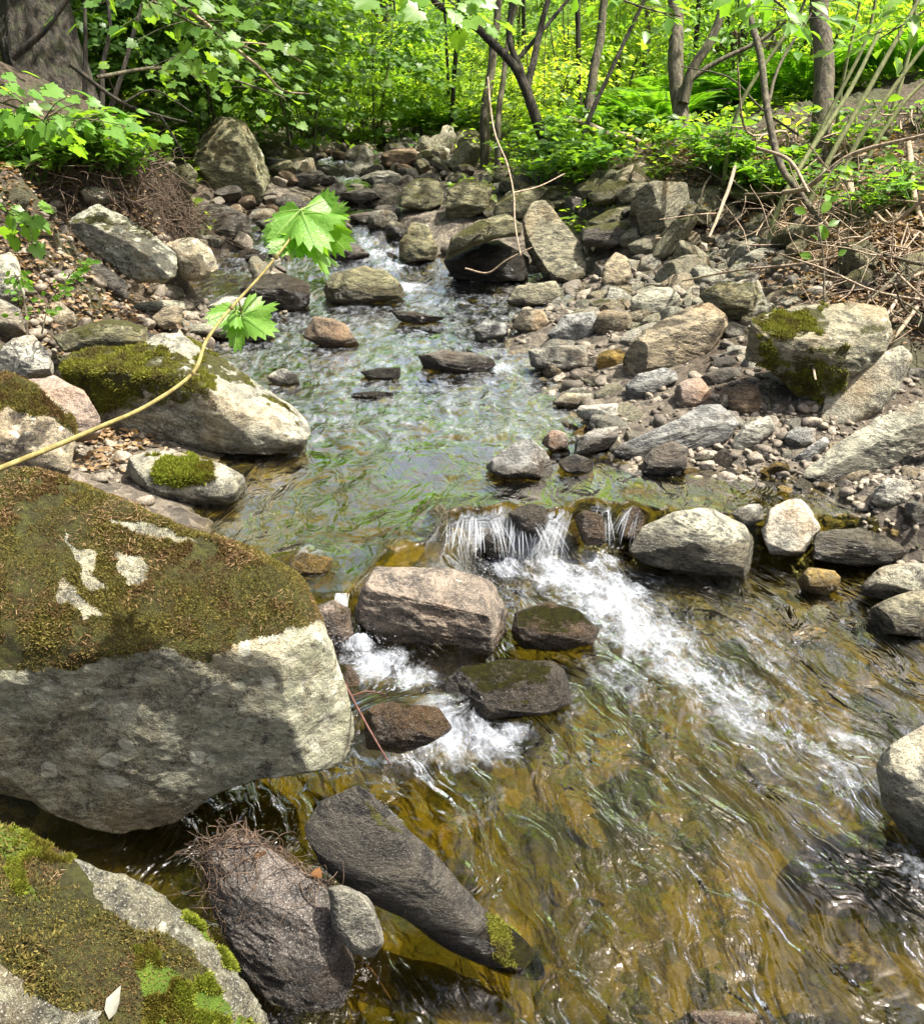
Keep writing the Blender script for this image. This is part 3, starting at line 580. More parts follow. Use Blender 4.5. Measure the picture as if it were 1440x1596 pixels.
S('dark wet block in the side channel left of the rapids', [(368,432),(440,424),(490,445),(502,487),(440,482),(378,470)], 'dark','schist',-.2,.0, level=6, cuts=((0,-.3,1,.6),(0,-1,0,.7)), wet=.45)
S('dark mossy hump of rock in midstream above the riffle', [(500,452),(520,425),(560,413),(600,420),(622,440),(635,462),(600,470),(550,477),(508,474)], 'olive','schist',-.1,.1, level=6, wet=.34)
S('brown pointed rock left of the riffle at the end of a flat slab', [(472,525),(488,492),(505,488),(540,505),(562,540),(510,545)], 'brown','granite',-.4,.1)
S('long flat pale topped slab at the left shore of the riffle', [(283,507),(350,500),(440,513),(457,527),(380,533),(290,521)], 'pale','schist',-.4,.1, sk=8, tf=.9)
S('brown split stone like a log end on the left shore', [(225,502),(258,476),(284,478),(288,508),(242,517)], 'tan','schist',-.6,.0)
S('long pale flat stone behind the brown split stone, left shore', [(198,476),(240,467),(288,468),(292,482),(215,487)], 'pale','schist',-.6,.1)
S('rounded pale stone under the paired vine leaves, left shore', [(320,480),(350,462),(385,463),(405,482),(380,495),(330,494)], 'white','granite',-.5,.1)
# in the stream
S('thin dark slab lying flat in the middle of the riffle', [(608,484),(645,485),(702,497),(665,508),(622,500)], 'dark','schist',-.5,0, sk=6, wet=.4)
S('long low dark stone lying across the pool below the riffle', [(643,556),(690,545),(740,550),(782,562),(775,578),(715,583),(655,573)], 'dark','schist',-.35,0, level=6, sk=5, wet=.22)
S('small flat black stone left of the long low stone in the pool', [(556,580),(590,573),(630,572),(632,588),(600,594),(565,590)], 'black','schist',-.8,0, wet=.4)
S('thin black stone barely breaking the water in the middle pool', [(540,614),(580,609),(625,613),(600,621),(550,621)], 'black','schist',-.8,0, wet=.4)
S('small pale and mossy stone in the pool right of the broad wedge boulder', [(412,588),(438,572),(468,582),(470,597),(435,603)], 'white','granite',-.2,0)
# right: boulders by the stream head
S('upright grey slab leaning on the mossy stones right of the stream', [(814,345),(828,313),(848,309),(878,345),(920,398),(923,425),(892,441),(852,441),(826,412)], 'green','schist',-.05,.1, level=7, tf=.5, cuts=((.25,-.85,.5,.5),(.1,-.8,.55,.6)), nrand=2, sk=.4, strat=(.7,0,.7))
S('tilted mossy slab roofing a dark hollow left of the upright slab', [(683,395),(705,368),(745,343),(800,330),(822,345),(820,366),(770,372),(715,392),(690,408)], 'olive','schist',.15,.1, level=6, tf=1.6, zb=.5)
S('black rock in the hollow under the tilted mossy slab', [(690,405),(740,380),(810,372),(826,400),(822,438),(770,445),(705,432)], 'black','schist',-.8,0, level=5, tf=.6, dd=6.1, wet=.8)  # near-black colour paints the shade of the hollow
S('rounded dark rock at the left of the hollow beside the rapids', [(617,388),(640,346),(668,350),(682,385),(678,410),(645,416),(622,410)], 'olive','schist',-.05,.1, level=5)
S('mossy boulder pair member standing right of the upper rapids', [(620,325),(628,292),(655,270),(690,285),(692,318),(660,332)], 'olive','schist',.1,.1)
S('mossy boulder above the tilted slab with a pale rim', [(688,345),(695,295),(735,272),(768,290),(762,325),(720,350)], 'olive','schist',.12,.1, level=6)
S('mossy sloping rock behind the upright slab', [(768,340),(775,305),(835,288),(862,292),(845,315),(812,345),(785,350)], 'olive','schist',.2,.1)
S('pale flat stone on top of the mossy pile right of the stream', [(750,300),(770,285),(800,280),(812,292),(780,303)], 'pale','granite',-.5,.2)
S('long mossy rock running back from the upright slab', [(800,318),(830,290),(900,286),(912,300),(870,312),(830,325)], 'olive','gneiss',.25,.1)
S('white cleft boulder high at the head of the stream', [(676,235),(690,196),(706,192),(712,215),(705,238)], 'white','granite',-.6,0, tf=.9)
S('pale stone below the white cleft boulder', [(668,245),(685,225),(703,232),(700,250),(680,255)], 'white','granite',-.6,0)
# stacked wall of mossy stones
S('mossy stone at the left end of the stacked row under the bank', [(914,300),(945,282),(985,280),(990,305),(960,322),(925,320)], 'olive','gneiss',.35,.1, dd=6.4)
S('broad moss topped stone crowning the stacked row under the bank', [(980,280),(1000,263),(1045,257),(1076,285),(1070,300),(1030,303),(990,300)], 'olive','gneiss',.30,.2, level=6, dd=6.4)
S('slanting mossy slab within the stacked row under the bank', [(905,352),(950,325),(1010,300),(1018,315),(985,345),(940,368),(910,366)], 'olive','schist',.15,.1, dd=6.3)
S('dark round stone in the middle of the stacked row under the bank', [(998,335),(1015,305),(1050,300),(1066,320),(1062,355),(1030,368),(1003,360)], 'olive','schist',.0,.1, level=6, dd=6.25)
S('mossy pointed stone at the right end of the stacked row under the bank', [(1063,325),(1075,290),(1108,278),(1145,290),(1152,315),(1138,345),(1095,358),(1070,348)], 'olive','gneiss',.2,.1, level=6, dd=6.1)
S('dark broad stone at the bottom of the stacked row under the bank', [(895,380),(905,355),(960,345),(1000,350),(998,372),(950,388)], 'dark','schist',.1,.1, dd=6.1)
S('flat mossy ledge between the tree trunks on the right bank', [(1083,225),(1085,195),(1130,188),(1180,192),(1185,215),(1145,240),(1092,240)], 'olive','schist',.25,.1, level=6, tf=.9, sk=6, dd=7.6)
S('mossy tan stone by the foot of the bank left of the hanging roots', [(1112,345),(1125,320),(1145,318),(1160,335),(1148,355),(1125,360)], 'tan','gneiss',.1,.1)
# right gravel bar
S('tall pointed mossy cobble beside the upright slab on the right', [(933,440),(940,405),(958,391),(980,402),(985,432),(962,460),(938,462)], 'tan','gneiss',-.1,.1, level=5)
S('pale flat stone with brush caught on it, middle of the gravel bar', [(973,470),(1010,448),(1045,446),(1060,462),(1050,490),(1010,500),(985,490)], 'pale','schist',-.3,.1, level=5)
S('blunt green mossy stone above the sloping tan boulder', [(1088,460),(1120,440),(1175,440),(1196,465),(1180,492),(1150,507),(1108,482)], 'olive','schist',.12,.1, level=6)
S('flat pale stone with a mossy end near the hanging roots', [(1150,405),(1170,387),(1215,385),(1225,396),(1205,415),(1165,422)], 'pale','schist',-.05,.1, level=5)
S('sloping tan boulder with a green mossy foot, middle of the right shore', [(970,562),(985,530),(1030,500),(1070,478),(1105,471),(1132,490),(1135,515),(1105,550),(1050,575),(1000,592),(976,590)], 'tan','gneiss',-.35,.1, level=7, tf=.75, cuts=((-.2,-.3,.93,.62),(.2,-.95,.2,.66),(-.8,-.6,.1,.8)), rough=.02, nrand=2)
S('oval banded stone lying in front of the sloping tan boulder', [(966,608),(995,583),(1035,572),(1056,580),(1056,598),(1020,618),(975,627)], 'blue','schist',-.6,0, level=5, sk=4)
S('round grey cobble right of the oval banded stone', [(1043,618),(1060,592),(1092,588),(1110,612),(1098,636),(1060,638)], 'pink','granite',-.6,0, level=5)
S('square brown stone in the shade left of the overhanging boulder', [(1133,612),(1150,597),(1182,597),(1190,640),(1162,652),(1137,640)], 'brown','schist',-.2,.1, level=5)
S('big overhanging boulder with mossy front and flat top, right', [(1147,535),(1165,500),(1235,476),(1330,470),(1382,478),(1395,520),(1375,560),(1330,590),(1308,628),(1280,648),(1240,612),(1195,570),(1158,562)], 'green','gneiss',.02,.35, level=7, tf=.65, cuts=((0,-.35,.94,.62),(-.25,-.95,-.3,.6),(-.9,-.4,-.1,.8)), rough=.03, e=.7, nrand=2, zb=.3)
S('black rock in the shadow under the big overhanging boulder', [(1180,590),(1220,580),(1290,620),(1300,650),(1250,665),(1195,640)], 'black','schist',-.8,0, dd=4.35, tf=.5)  # black colour stands in for the dark shade of the cavity
S('dark flat stone with green rim left of the square brown stone', [(1087,590),(1120,572),(1160,570),(1165,585),(1120,605),(1092,603)], 'dark','schist',-.3,0)
S('pale rounded rock on top of the big overhanging boulder', [(1276,455),(1290,430),(1330,420),(1355,435),(1368,455),(1345,472),(1290,470)], 'pale','gneiss',-.1,.3, level=6, dd=4.9)
S('smooth upright pale slab leaning left of the right edge', [(1268,645),(1285,605),(1345,562),(1405,537),(1424,555),(1402,605),(1372,640),(1310,675),(1275,672)], 'pale','granite',-.30,.15, level=6, tf=.4, dd=3.6, cuts=((-.4,-.7,.6,.5),), nrand=2, rough=.015)
S('long pale green slab slanting down to the side pool, right edge', [(1245,742),(1300,692),(1370,650),(1440,624),(1520,625),(1500,680),(1410,712),(1345,752),(1290,760)], 'pale','gneiss',-.25,.3, level=7, tf=.42, dd=3.28, cuts=((-.4,-.4,.85,.6),(.1,-1,.1,.6)), nrand=2, sk=3)
S('mossy rock behind the smooth upright slab at the right edge', [(1415,590),(1425,540),(1460,520),(1520,540),(1500,610),(1450,640)], 'olive','gneiss',.1,.1, level=5, dd=4.3)
S('pale knobbly stone at the right edge of the side pool', [(1348,775),(1375,747),(1420,743),(1430,765),(1425,785),(1390,798),(1355,788)], 'white','granite',-.5,.2, level=6)
S('pinkish stone below the pale knobbly stone at the right edge', [(1383,805),(1425,785),(1490,795),(1480,828),(1405,830)], 'pink','granite',-.5,.1, level=5)
S('long striped grey stone with a black band along the water, right shore', [(950,702),(1010,672),(1055,655),(1090,630),(1122,630),(1152,660),(1132,688),(1080,707),(1010,718),(958,717)], 'blue','schist',-.7,0, level=7, tf=.6, cuts=((-.1,-.5,.85,.6),(.1,-1,.2,.7)), sk=5, strat=(-.3,.3,.9), nrand=2)
S('dark rounded stone in front of the long striped stone', [(988,727),(1012,700),(1048,686),(1073,700),(1070,732),(1030,742),(998,740)], 'dark','schist',-.7,0, level=6)
S('pale jagged stone right of the long striped stone', [(1130,697),(1160,662),(1202,645),(1220,658),(1182,696),(1140,707)], 'white','schist',-.7,.1, level=5)
S('blue grey chunk between the jagged stone and the leaning slabs', [(1210,688),(1238,666),(1270,663),(1272,690),(1240,702)], 'blue','granite',-.8,0)
S('narrow grey stone propped at the foot of the leaning slabs', [(1225,722),(1262,695),(1288,678),(1295,690),(1255,730),(1235,730)], 'blue','schist',-.8,0)
S('dark blue slanting stone left of the long striped stone', [(880,695),(925,668),(968,663),(970,678),(945,700),(895,712)], 'blue','schist',-.8,0, wet=.2)
S('low cream coloured flat stone in the shallows', [(893,645),(905,632),(962,628),(972,650),(945,662),(905,655)], 'white','granite',-.7,0, level=5)
S('cream stone half sunk left of the low flat one in the shallows', [(852,628),(880,612),(925,613),(932,628),(895,640)], 'pale','granite',-.5,0)
S('angular grey stone standing at the lip of the fall', [(746,727),(780,700),(822,681),(850,702),(867,735),(850,750),(785,748)], 'blue','granite',-.8,.1, level=6, cuts=((-.2,-.6,.75,.55),(.7,-.6,.3,.6)))
S('small pinkish stone behind the angular grey stone', [(842,690),(858,670),(882,672),(886,697),(862,706)], 'pink','granite',-.8,0)
S('flat dark stone right of the angular grey stone', [(862,720),(895,706),(926,718),(922,738),(880,740)], 'dark','schist',-.8,0)
S('blue grey blocky rock at the head of the gravel bar', [(852,522),(880,490),(928,484),(942,505),(920,533),(870,538)], 'blue','granite',-.7,.1, level=6)
S('dark rectangular block at the water edge below the blue grey rock', [(822,545),(868,537),(915,538),(918,572),(880,580),(828,572)], 'grey','granite',-.5,0, level=6, e=.5, nrand=1, wet=.2)
S('squared grey stone left of the dark rectangular block', [(733,522),(758,494),(792,500),(795,525),(745,533)], 'blue','granite',-.6,0)
S('rounded tan stone behind the squared grey stone', [(797,510),(812,482),(845,480),(856,502),(835,520),(805,520)], 'tan','granite',-.6,0)
S('wavy pale boulder above the tan stone at the head of the bar', [(788,470),(805,445),(865,437),(880,455),(850,475),(800,480)], 'green','gneiss',-.4,.1, level=5)
S('mossy olive stone under the bank, far right of the gravel bar', [(1390,420),(1410,395),(1460,390),(1470,440),(1410,450)], 'olive','gneiss',.0,.1)
for px_, lab in (([(438,322),(500,308),(545,318),(522,337),(450,338)], 'low dark slab crossing the upper channel below the towering boulder'), ([(520,303),(580,290),(602,305),(562,320)], 'dark slab in the upper channel beside the mossy boulder pair'), ([(452,352),(520,340),(562,352),(505,370)], 'broad dark slab just above the vine leaves in the upper channel'),
    ([(536,336),(600,325),(622,342),(566,352)], 'dark stepping slab left of the rounded dark rock by the hollow'), ([(438,276),(500,262),(522,280),(462,294)], 'black angular slab in the narrows of the upper channel'), ([(558,272),(610,262),(642,285),(592,300)], 'grey angular block right of the far white water'),
    ([(498,390),(556,378),(578,398),(522,410)], 'dark wet block splitting the rapids above the midstream hump'), ([(395,345),(440,335),(462,352),(415,366)], 'dark slab end sticking out from the left into the rapids'), ([(455,245),(490,232),(508,246),(470,258)], 'dark block left of the far white water'),
    ([(590,240),(630,225),(662,240),(640,262),(600,262)], 'brown block on the right of the far white water')):
    S(lab, px_, 'dark' if 'dark' in lab else 'grey' if 'grey' in lab else 'brown' if 'brown' in lab else 'black', 'schist', -.35, .1, sk=5, tf=1.1, cuts=((0,-.2,1,.6),(.1,-1,.1,.7)))
for px_, lab, c_ in (([(655,800),(675,782),(700,792),(705,835),(690,858),(665,850)], 'olive wet rock splitting the left end of the main fall', 'olive'), ([(792,800),(822,783),(852,790),(862,822),(840,842),(805,832)], 'dark mossy rock poking through the middle of the main fall', 'dark'),
    ([(742,842),(768,828),(796,838),(800,866),(765,874)], 'small dark wet rock at the foot of the main fall', 'dark'), ([(893,806),(918,790),(942,800),(944,846),(910,852)], 'brown wet rock between the two right hand spills', 'brown')):
    S(lab, px_, c_, 'granite', -.35, 0, cat='rock', name='rock', wet=.5, dd=3.06, level=6, tf=.9)
# water worn rocks at and under the lip of the fall
for px, lab, c_, dd_ in (([(655,800),(690,780),(760,775),(790,800),(780,840),(700,850),(660,835)], 'amber rock under the glassy left lip of the main fall', 'amber', 3.28), ([(795,795),(850,775),(890,790),(885,840),(820,850)], 'amber rock under the middle of the main fall', 'amber', 3.28),
                ([(890,800),(905,782),(945,778),(968,800),(962,850),(915,858)], 'black rock showing through the right end of the main fall', 'black', 3.2), ([(570,840),(620,815),(680,830),(670,865),(600,870)], 'amber rock under the smooth water left of the main fall', 'amber', 3.1),
                ([(440,880),(470,860),(520,870),(510,900),(450,900)], 'low amber rock in the slick beside the huge mossy boulder', 'amber', 2.7), ([(690,815),(740,800),(800,806),(835,822),(840,880),(760,885),(700,870)], 'black ledge behind the thin streams of the main fall', 'black', 3.2),
                ([(835,815),(870,800),(905,815),(905,875),(850,880)], 'dark brown ledge between the two thickest streams of the main fall', 'brown', 3.18), ([(965,800),(990,788),(1015,800),(1000,850),(970,850)], 'dark brown rock beside the whale backed boulder where the last stream drops', 'brown', 3.15)):
    S(lab, px, c_, 'granite', -.8, 0, cat='rock', wet=.4, dd=dd_, level=5, tf=.6)
# ------------------------------------------------------------------ markings painted per stone: moss, green moss and lichen areas
def to_px(Pw):
    r = Pw-CAM; d = r @ CF; return np.stack([720+FPX*(r @ CR)/d, 798-FPX*(r @ CU)/d], 1)
def inpoly(px, poly):
    x, y = px.T; r = np.zeros(len(px), bool); n = len(poly)
    for i in range(n):
        x1, y1 = poly[i]; x2, y2 = poly[(i+1) % n]
        if y1 == y2: continue
        c = ((y1 > y) != (y2 > y)) & (x < (x2-x1)*(y-y1)/(y2-y1)+x1); r ^= c
    return r
def verts(o):
    a = np.empty(len(o.data.vertices)*3, np.float32); o.data.vertices.foreach_get('co', a); return a.reshape(-1, 3).astype(float)
def paint(o, name, regions, base=0., wob=14, freq=9):
    """regions: (value, polygon on the stone); edges are broken up by noise"""
    P = verts(o); Wp = P+np.array(o.location); px = to_px(Wp)
    px = px+wob*np.stack([fbm(P*freq, 4, 3, .6), fbm(P*freq+9, 4, 4, .6)], 1)
    v = np.full(len(P), float(base))
    for val, poly in regions: v[inpoly(px, poly)] = val
    if name != 'greenv': v = v+.30*fbm(P*11, 4, 17, .6)
    at_ = o.data.attributes.get(name) or o.data.attributes.new(name, 'FLOAT', 'POINT'); at_.data.foreach_set('value', v.astype(np.float32)); return v
paint(big, 'mossv', [(1., [(-400,600),(60,700),(200,760),(430,850),(560,930),(470,985),(440,1000),(380,1020),(330,1045),(270,1005),(200,1010),(130,1035),(40,1050),(-400,1060)]), (-.5, [(105,850),(150,870),(170,900),(140,900)]),
      (-.5, [(180,862),(215,858),(235,880),(200,895)]), (-.5, [(95,905),(120,905),(125,950),(98,950)]), (-.5, [(170,790),(230,800),(300,835),(240,830)])], -.6, 26, 6)
paint(big, 'lichv', [(.25, [(400,1000),(600,960),(600,1230),(330,1250),(260,1150)]), (.1, [(0,1040),(180,1040),(200,1130),(0,1140)])], -.22, 20, 5)
paint(near, 'mossv', [(-.6, [(-100,1500),(150,1560),(130,1800),(-100,1800)]), (-.7, [(60,1280),(180,1330),(255,1370),(300,1440),(400,1560),(440,1640),(400,1640),(300,1500),(210,1430),(140,1370)]),
      (.9, [(215,1345),(290,1385),(360,1470),(400,1550),(350,1500),(290,1430)])], .8, 26, 7)
paint(near, 'greenv', [(.9, [(200,1330),(300,1380),(480,1600),(400,1720),(300,1560),(210,1490),(190,1440),(300,1540),(330,1480),(280,1430)]), (.6, [(0,1235),(90,1330),(130,1420),(40,1340),(-40,1300)]), (.8, [(190,1430),(270,1480),(400,1600),(420,1700),(250,1640),(200,1520)])], 0., 60, 5)
def by_label(s): return next(o for o in col.objects if o.get('label', '').startswith(s))
wedge = by_label('broad wedge'); paint(wedge, 'mossv', [(.8, [(60,500),(210,520),(300,560),(320,620),(250,600),(215,640),(110,640)]), (.5, [(190,560),(330,560),(340,640),(230,640)]), (.3, [(290,530),(350,560),(470,660),(430,640),(340,580)])], -.5, 12, 7)
cush = by_label('low boulder with'); paint(cush, 'mossv', [(1.2, [(235,735),(265,712),(330,715),(335,745),(280,765),(240,760)])], -.4, 8, 12); paint(cush, 'greenv', [(1., [(200,690),(350,690),(350,780),(200,780)])])
over = by_label('big overhanging'); paint(over, 'mossv', [(.7, [(1180,520),(1210,560),(1330,545),(1320,610),(1270,640),(1190,580)]), (.4, [(1180,490),(1290,478),(1300,520),(1200,535)])], -.2, 10, 8)
tanb = by_label('rounded tan boulder with'); paint(tanb, 'mossv', [(.8, [(-60,570),(60,590),(130,680),(120,690),(70,640),(0,640),(-60,640)])], -.3, 10, 8)
slop = by_label('sloping tan'); paint(slop, 'mossv', [(.7, [(960,540),(1020,545),(1060,565),(1010,600),(960,600)])], -.4, 8, 9)
tip = by_label('long black tapered'); paint(tip, 'mossv', [(.45, [(760,1420),(860,1480),(860,1540),(780,1500)]), (.4, [(560,1240),(640,1300),(600,1290)])], -.4, 10, 9)

def blades(o, n, mask, ln, name, matname, seed, wid=.22, label=None):
    """short moss shoots rooted on a stone's surface; child mesh of that stone"""
    P = verts(o); F = np.empty(len(o.data.polygons)*3, np.int32); o.data.polygons.foreach_get('vertices', F); F = F.reshape(-1, 3)
    A, B, C = P[F[:, 0]], P[F[:, 1]], P[F[:, 2]]; nn = np.cross(B-A, C-A); ar = np.linalg.norm(nn, axis=1); nn /= ar[:, None]+1e-12
    c = (A+B+C)/3; view = (CAM-np.array(o.location))[None]-c
    wgt = ar*mask[F].mean(1).clip(0, 1)*((nn*view).sum(1) > -.3); wgt /= wgt.sum()
    rs = np.random.RandomState(seed); k = rs.choice(len(F), n, p=wgt); u = rs.rand(n, 2); fl_ = u.sum(1) > 1; u[fl_] = 1-u[fl_]
    pos = A[k]+u[:, :1]*(B-A)[k]+u[:, 1:]*(C-A)[k]
    nz = fbm(pos*16, 3, seed)
    D = nn[k]+rs.normal(size=(n, 3))*.75+np.array((0, 0, .25)); a_, b_, c_ = frames(D, rs.normal(size=(n, 3)))
    s = ln*(.6+.7*rs.rand(n))*(1+.5*nz.clip(-1, 1))
    T = np.array([(-wid, 0, 0), (wid, 0, 0), (0, 1, .15)])
    V, FF = stamp(T, [[0, 1, 2]], pos-nn[k]*.001, a_, b_, c_, s)
    q = link(name, mesh(name, V, FF, M[matname], False), o); 
    if label: q['label'] = label
    return q
def moss_mat(name, a, b, c3):
    m, t, out = newmat(name); geo = N(t, 'ShaderNodeNewGeometry')
    c = mixc(t, geo.outputs['Random Per Island'], a, b)
    c = mixc(t, mr(t, noise(t, geo.outputs['Position'], 11, 6, .68).outputs[0], .46, .60), c, c3)
    d = N(t, 'ShaderNodeBsdfPrincipled', {'Base Color': c, 'Roughness': .8, 'Specular IOR Level': .2}); tr = N(t, 'ShaderNodeBsdfTranslucent', {'Color': c})
    t.links.new(N(t, 'ShaderNodeMixShader', {0: .3, 1: d.outputs[0], 2: tr.outputs[0]}).outputs[0], out.inputs[0]); return m
M['moss_brown'] = moss_mat('brown_moss', (.10, .085, .02), (.27, .23, .06), (.17, .11, .045))
M['moss_green'] = moss_mat('green_moss', (.12, .15, .012), (.30, .34, .04), (.15, .13, .02))
M['moss_olive'] = moss_mat('olive_moss', (.13, .14, .015), (.30, .30, .05), (.12, .10, .03))
def avals(o, n):
    a = np.empty(len(o.data.vertices), np.float32); o.data.attributes[n].data.foreach_get('value', a); return a
def gap(o, fr, th, s=5): P = verts(o); return (fbm(P*fr, 4, s, .6) > th).astype(float)
blades(big, 120000, (avals(big, 'mossv') > 0)*gap(big, 9, -.32), .0062, 'moss', 'moss_brown', 3)
mv = avals(near, 'mossv'); gv = avals(near, 'greenv')
blades(near, 70000, ((mv > 0) & (gv < 2))*np.where(gv < .5, 1, .45)*gap(near, 10, -.35), .0066, 'moss', 'moss_brown', 4)
blades(near, 50000, ((mv > 0) & (gv >= .3))*gap(near, 16, -.12, 8), .0075, 'moss', 'moss_green', 5, label='bright green moss')
blades(wedge, 26000, (avals(wedge, 'mossv') > .4)*gap(wedge, 8, -.3), .011, 'moss', 'moss_olive', 6)
blades(cush, 12000, (avals(cush, 'mossv') > 0).astype(float), .013, 'moss', 'moss_green', 7, label='bright green moss cushion')
blades(over, 12000, (avals(over, 'mossv') > .3)*gap(over, 8, -.2), .014, 'moss', 'moss_olive', 8)
blades(tanb, 12000, (avals(tanb, 'mossv') > .3)*gap(tanb, 8, -.2), .010, 'moss', 'moss_brown', 9)
blades(tip, 3600, (avals(tip, 'mossv') > .3)*gap(tip, 14, .1), .006, 'moss', 'moss_olive', 10)

# ------------------------------------------------------------------ loose stones, copies of a few shapes
rng = random.Random(11); FOOTA = list(FOOT)
protos = []
for k in range(18):
    rs = np.random.RandomState(100+k); n, F = ico(4 if k < 12 else 5); ax = np.array((1, rs.uniform(.55, .95), rs.uniform(.28, .66)))
    P = np.sign(n)*np.abs(n)**rs.uniform(.7, 1.0)*ax
    for _ in range(12):
        q = rs.normal(size=3); q /= np.linalg.norm(q); P = facet(P, q, rs.uniform(.55, .9), .95)
    P = roughen(P, 1., .055, 50+k, tuple(rs.normal(size=3)), 2.5)
    protos.append(mesh('stone', P*.5, F, M[('schist', 'gneiss', 'granite')[k % 3]]))
def in_px(poly):
    P = np.array(poly); lo, hi = P.min(0), P.max(0)
    for _ in range(200):
        q = np.array([[rng.uniform(lo[0], hi[0]), rng.uniform(lo[1], hi[1])]])
        if inpoly(q, poly)[0]: return q[0]
    return q[0]
def scatter(poly, n, s0, s1, place, cols, moss=-.5, group=None, name='stone', sink=.28, dark=False, over=.62, cat='stone', up=0.):
    cnt = 0
    for tr_ in range(n*6):
        if cnt >= n: break
        u, v = in_px(poly); h = ground_hit(u, v, False); D = float((h-CAM) @ CF)
        s = (s0+(s1-s0)*rng.random()**1.8)*D/FPX
        if 'channel' in (group or '') and chan_dist(np.array([h[0]]), np.array([h[1]]))[0] < .26 and rng.random() < .4: continue
        if any((h[0]-a)**2+(h[1]-b)**2 < (over*(c+s*.5))**2 for a, b, c in FOOTA): continue
        FOOTA.append((h[0], h[1], s*.5)); cnt += 1
        adj, cname = rng.choice(cols)
        q = rng.uniform(.8, 1.2); c = COL[cname]
        SPEC.append(dict(name=name, me=rng.choice(protos), loc=h+np.array((0, 0, s*(.5*.5-sink)+up)), rot=(rng.gauss(0, .35), rng.gauss(0, .35), rng.uniform(0, 6.28)), sc=(s, s, s*rng.uniform(.8, 1.2)), col=(c[0]*q, c[1]*q, c[2]*q, 1),
            moss=moss+rng.uniform(-.2, .2), lichen=rng.uniform(0, .35), wet=-9. if name == 'submerged_stone' else float(W0(h[0], h[1]))+rng.uniform(.0, .03), lab=f'{adj} {place}', cat=cat, group=group, px=s/D))
SPEC = []
PALE = [('pale grey', 'pale'), ('tan', 'tan'), ('light cream', 'white'), ('grey', 'grey'), ('grey', 'grey'), ('olive', 'green')]
DARK = [('dark', 'dark'), ('grey', 'grey'), ('blackish', 'black'), ('brown', 'brown')]
MOSSY = [('moss covered', 'olive'), ('moss flecked grey', 'green'), ('mossy dark', 'dark')]
scatter([(890,300),(1000,285),(1150,280),(1190,370),(1080,390),(930,385)], 15, 70, 135, 'big boulder stacked along the foot of the right bank', MOSSY, .18, 'big mossy boulders along the foot of the right bank', sink=.1, over=.42, name='boulder', cat='boulder')
scatter([(1160,360),(1440,420),(1440,520),(1380,480),(1200,440)], 9, 50, 100, 'boulder half hidden by the dead sticks of the right bank', MOSSY, .1, 'boulders under the dead sticks', sink=.15, over=.45, name='boulder', cat='boulder')
scatter([(935,470),(940,420),(1000,378),(1150,362),(1262,400),(1262,450),(1200,480),(1140,520),(960,530),(900,490)], 150, 36, 104, 'stone lying loose on the upper part of the right gravel bar', PALE, -.12, 'loose stones on the upper gravel bar', over=.36)
scatter([(860,520),(970,570),(960,640),(1130,650),(1240,640),(1260,700),(1440,715),(1440,810),(1330,790),(1130,770),(980,745),(850,700)], 90, 28, 76, 'stone on the wet lower edge of the right gravel bar', PALE+[('rusty', 'amber'), ('dark', 'dark')], -.45, 'stones on the wet edge of the gravel bar', over=.38)
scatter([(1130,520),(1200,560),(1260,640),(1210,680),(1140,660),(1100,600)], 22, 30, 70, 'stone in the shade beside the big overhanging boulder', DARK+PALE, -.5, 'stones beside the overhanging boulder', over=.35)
scatter([(1290,650),(1440,560),(1500,640),(1440,760),(1300,760)], 26, 30, 80, 'stone among the leaning slabs at the right edge', PALE, -.4, 'stones among the leaning slabs', over=.35)
scatter([(700,450),(900,435),(930,480),(860,530),(730,500)], 20, 22, 50, 'stone at the head of the right gravel bar beside the riffle', PALE+DARK, -.5, 'stones at the head of the gravel bar')
scatter([(0,440),(60,420),(210,470),(330,430),(400,500),(300,530),(60,530),(0,520)], 26, 22, 60, 'stone on the left shore behind the broad wedge boulder', PALE+[('dark', 'dark')], -.5, 'stones on the left shore')
scatter([(160,680),(210,690),(170,730),(130,720)], 5, 14, 30, 'pebble sized stone in the pocket of ground between the left boulders', PALE, -.7, 'stones between the left boulders')
scatter([(0,300),(90,290),(200,300),(100,330),(60,390),(0,390)], 14, 30, 70, 'stone half buried in the left bank below the old tree', MOSSY+[('pale', 'pale')], -.1, 'stones in the left bank')
scatter([(300,330),(400,290),(450,240),(540,205),(600,240),(640,270),(625,340),(620,420),(560,440),(470,430),(330,420),(290,390)], 120, 30, 84, 'angular stone jammed in the upper stream channel', DARK+[('grey', 'grey'), ('pale', 'green')], -.45, 'stones in the upper channel', sink=.12, over=.32)
scatter([(650,225),(760,215),(800,260),(910,285),(900,320),(800,345),(680,340)], 26, 40, 84, 'boulder in the pile right of the upper stream', MOSSY, .05, 'mossy boulders piled right of the upper stream', sink=.1, over=.45, name='boulder', cat='boulder')
scatter([(440,235),(500,215),(600,230),(680,215),(700,260),(640,330),(600,330),(560,260),(500,280),(440,290)], 46, 34, 76, 'boulder crowding the far narrow part of the stream', DARK+MOSSY+[('tan', 'tan')], -.1, 'boulders crowding the far stream', sink=.1, over=.3, name='boulder', cat='boulder')
scatter([(430,205),(500,190),(700,190),(720,240),(600,250),(430,250)], 34, 26, 64, 'stone at the far head of the stream', [('pale', 'pale'), ('tan', 'tan'), ('mossy', 'olive'), ('dark', 'dark')], -.25, 'stones of the far channel head', sink=.1, over=.45)
scatter([(620,410),(700,430),(740,470),(700,460),(640,440)], 9, 22, 44, 'wet stone at the right foot of the upper rapids', DARK, -.5, 'wet stones at the foot of the rapids')
scatter([(1000,255),(1100,330),(1180,360),(1080,380),(920,390),(890,300)], 44, 50, 110, 'stone wedged among the stacked row under the right bank', MOSSY+[('tan', 'tan')], .0, 'stones wedged in the stacked row', over=.32)
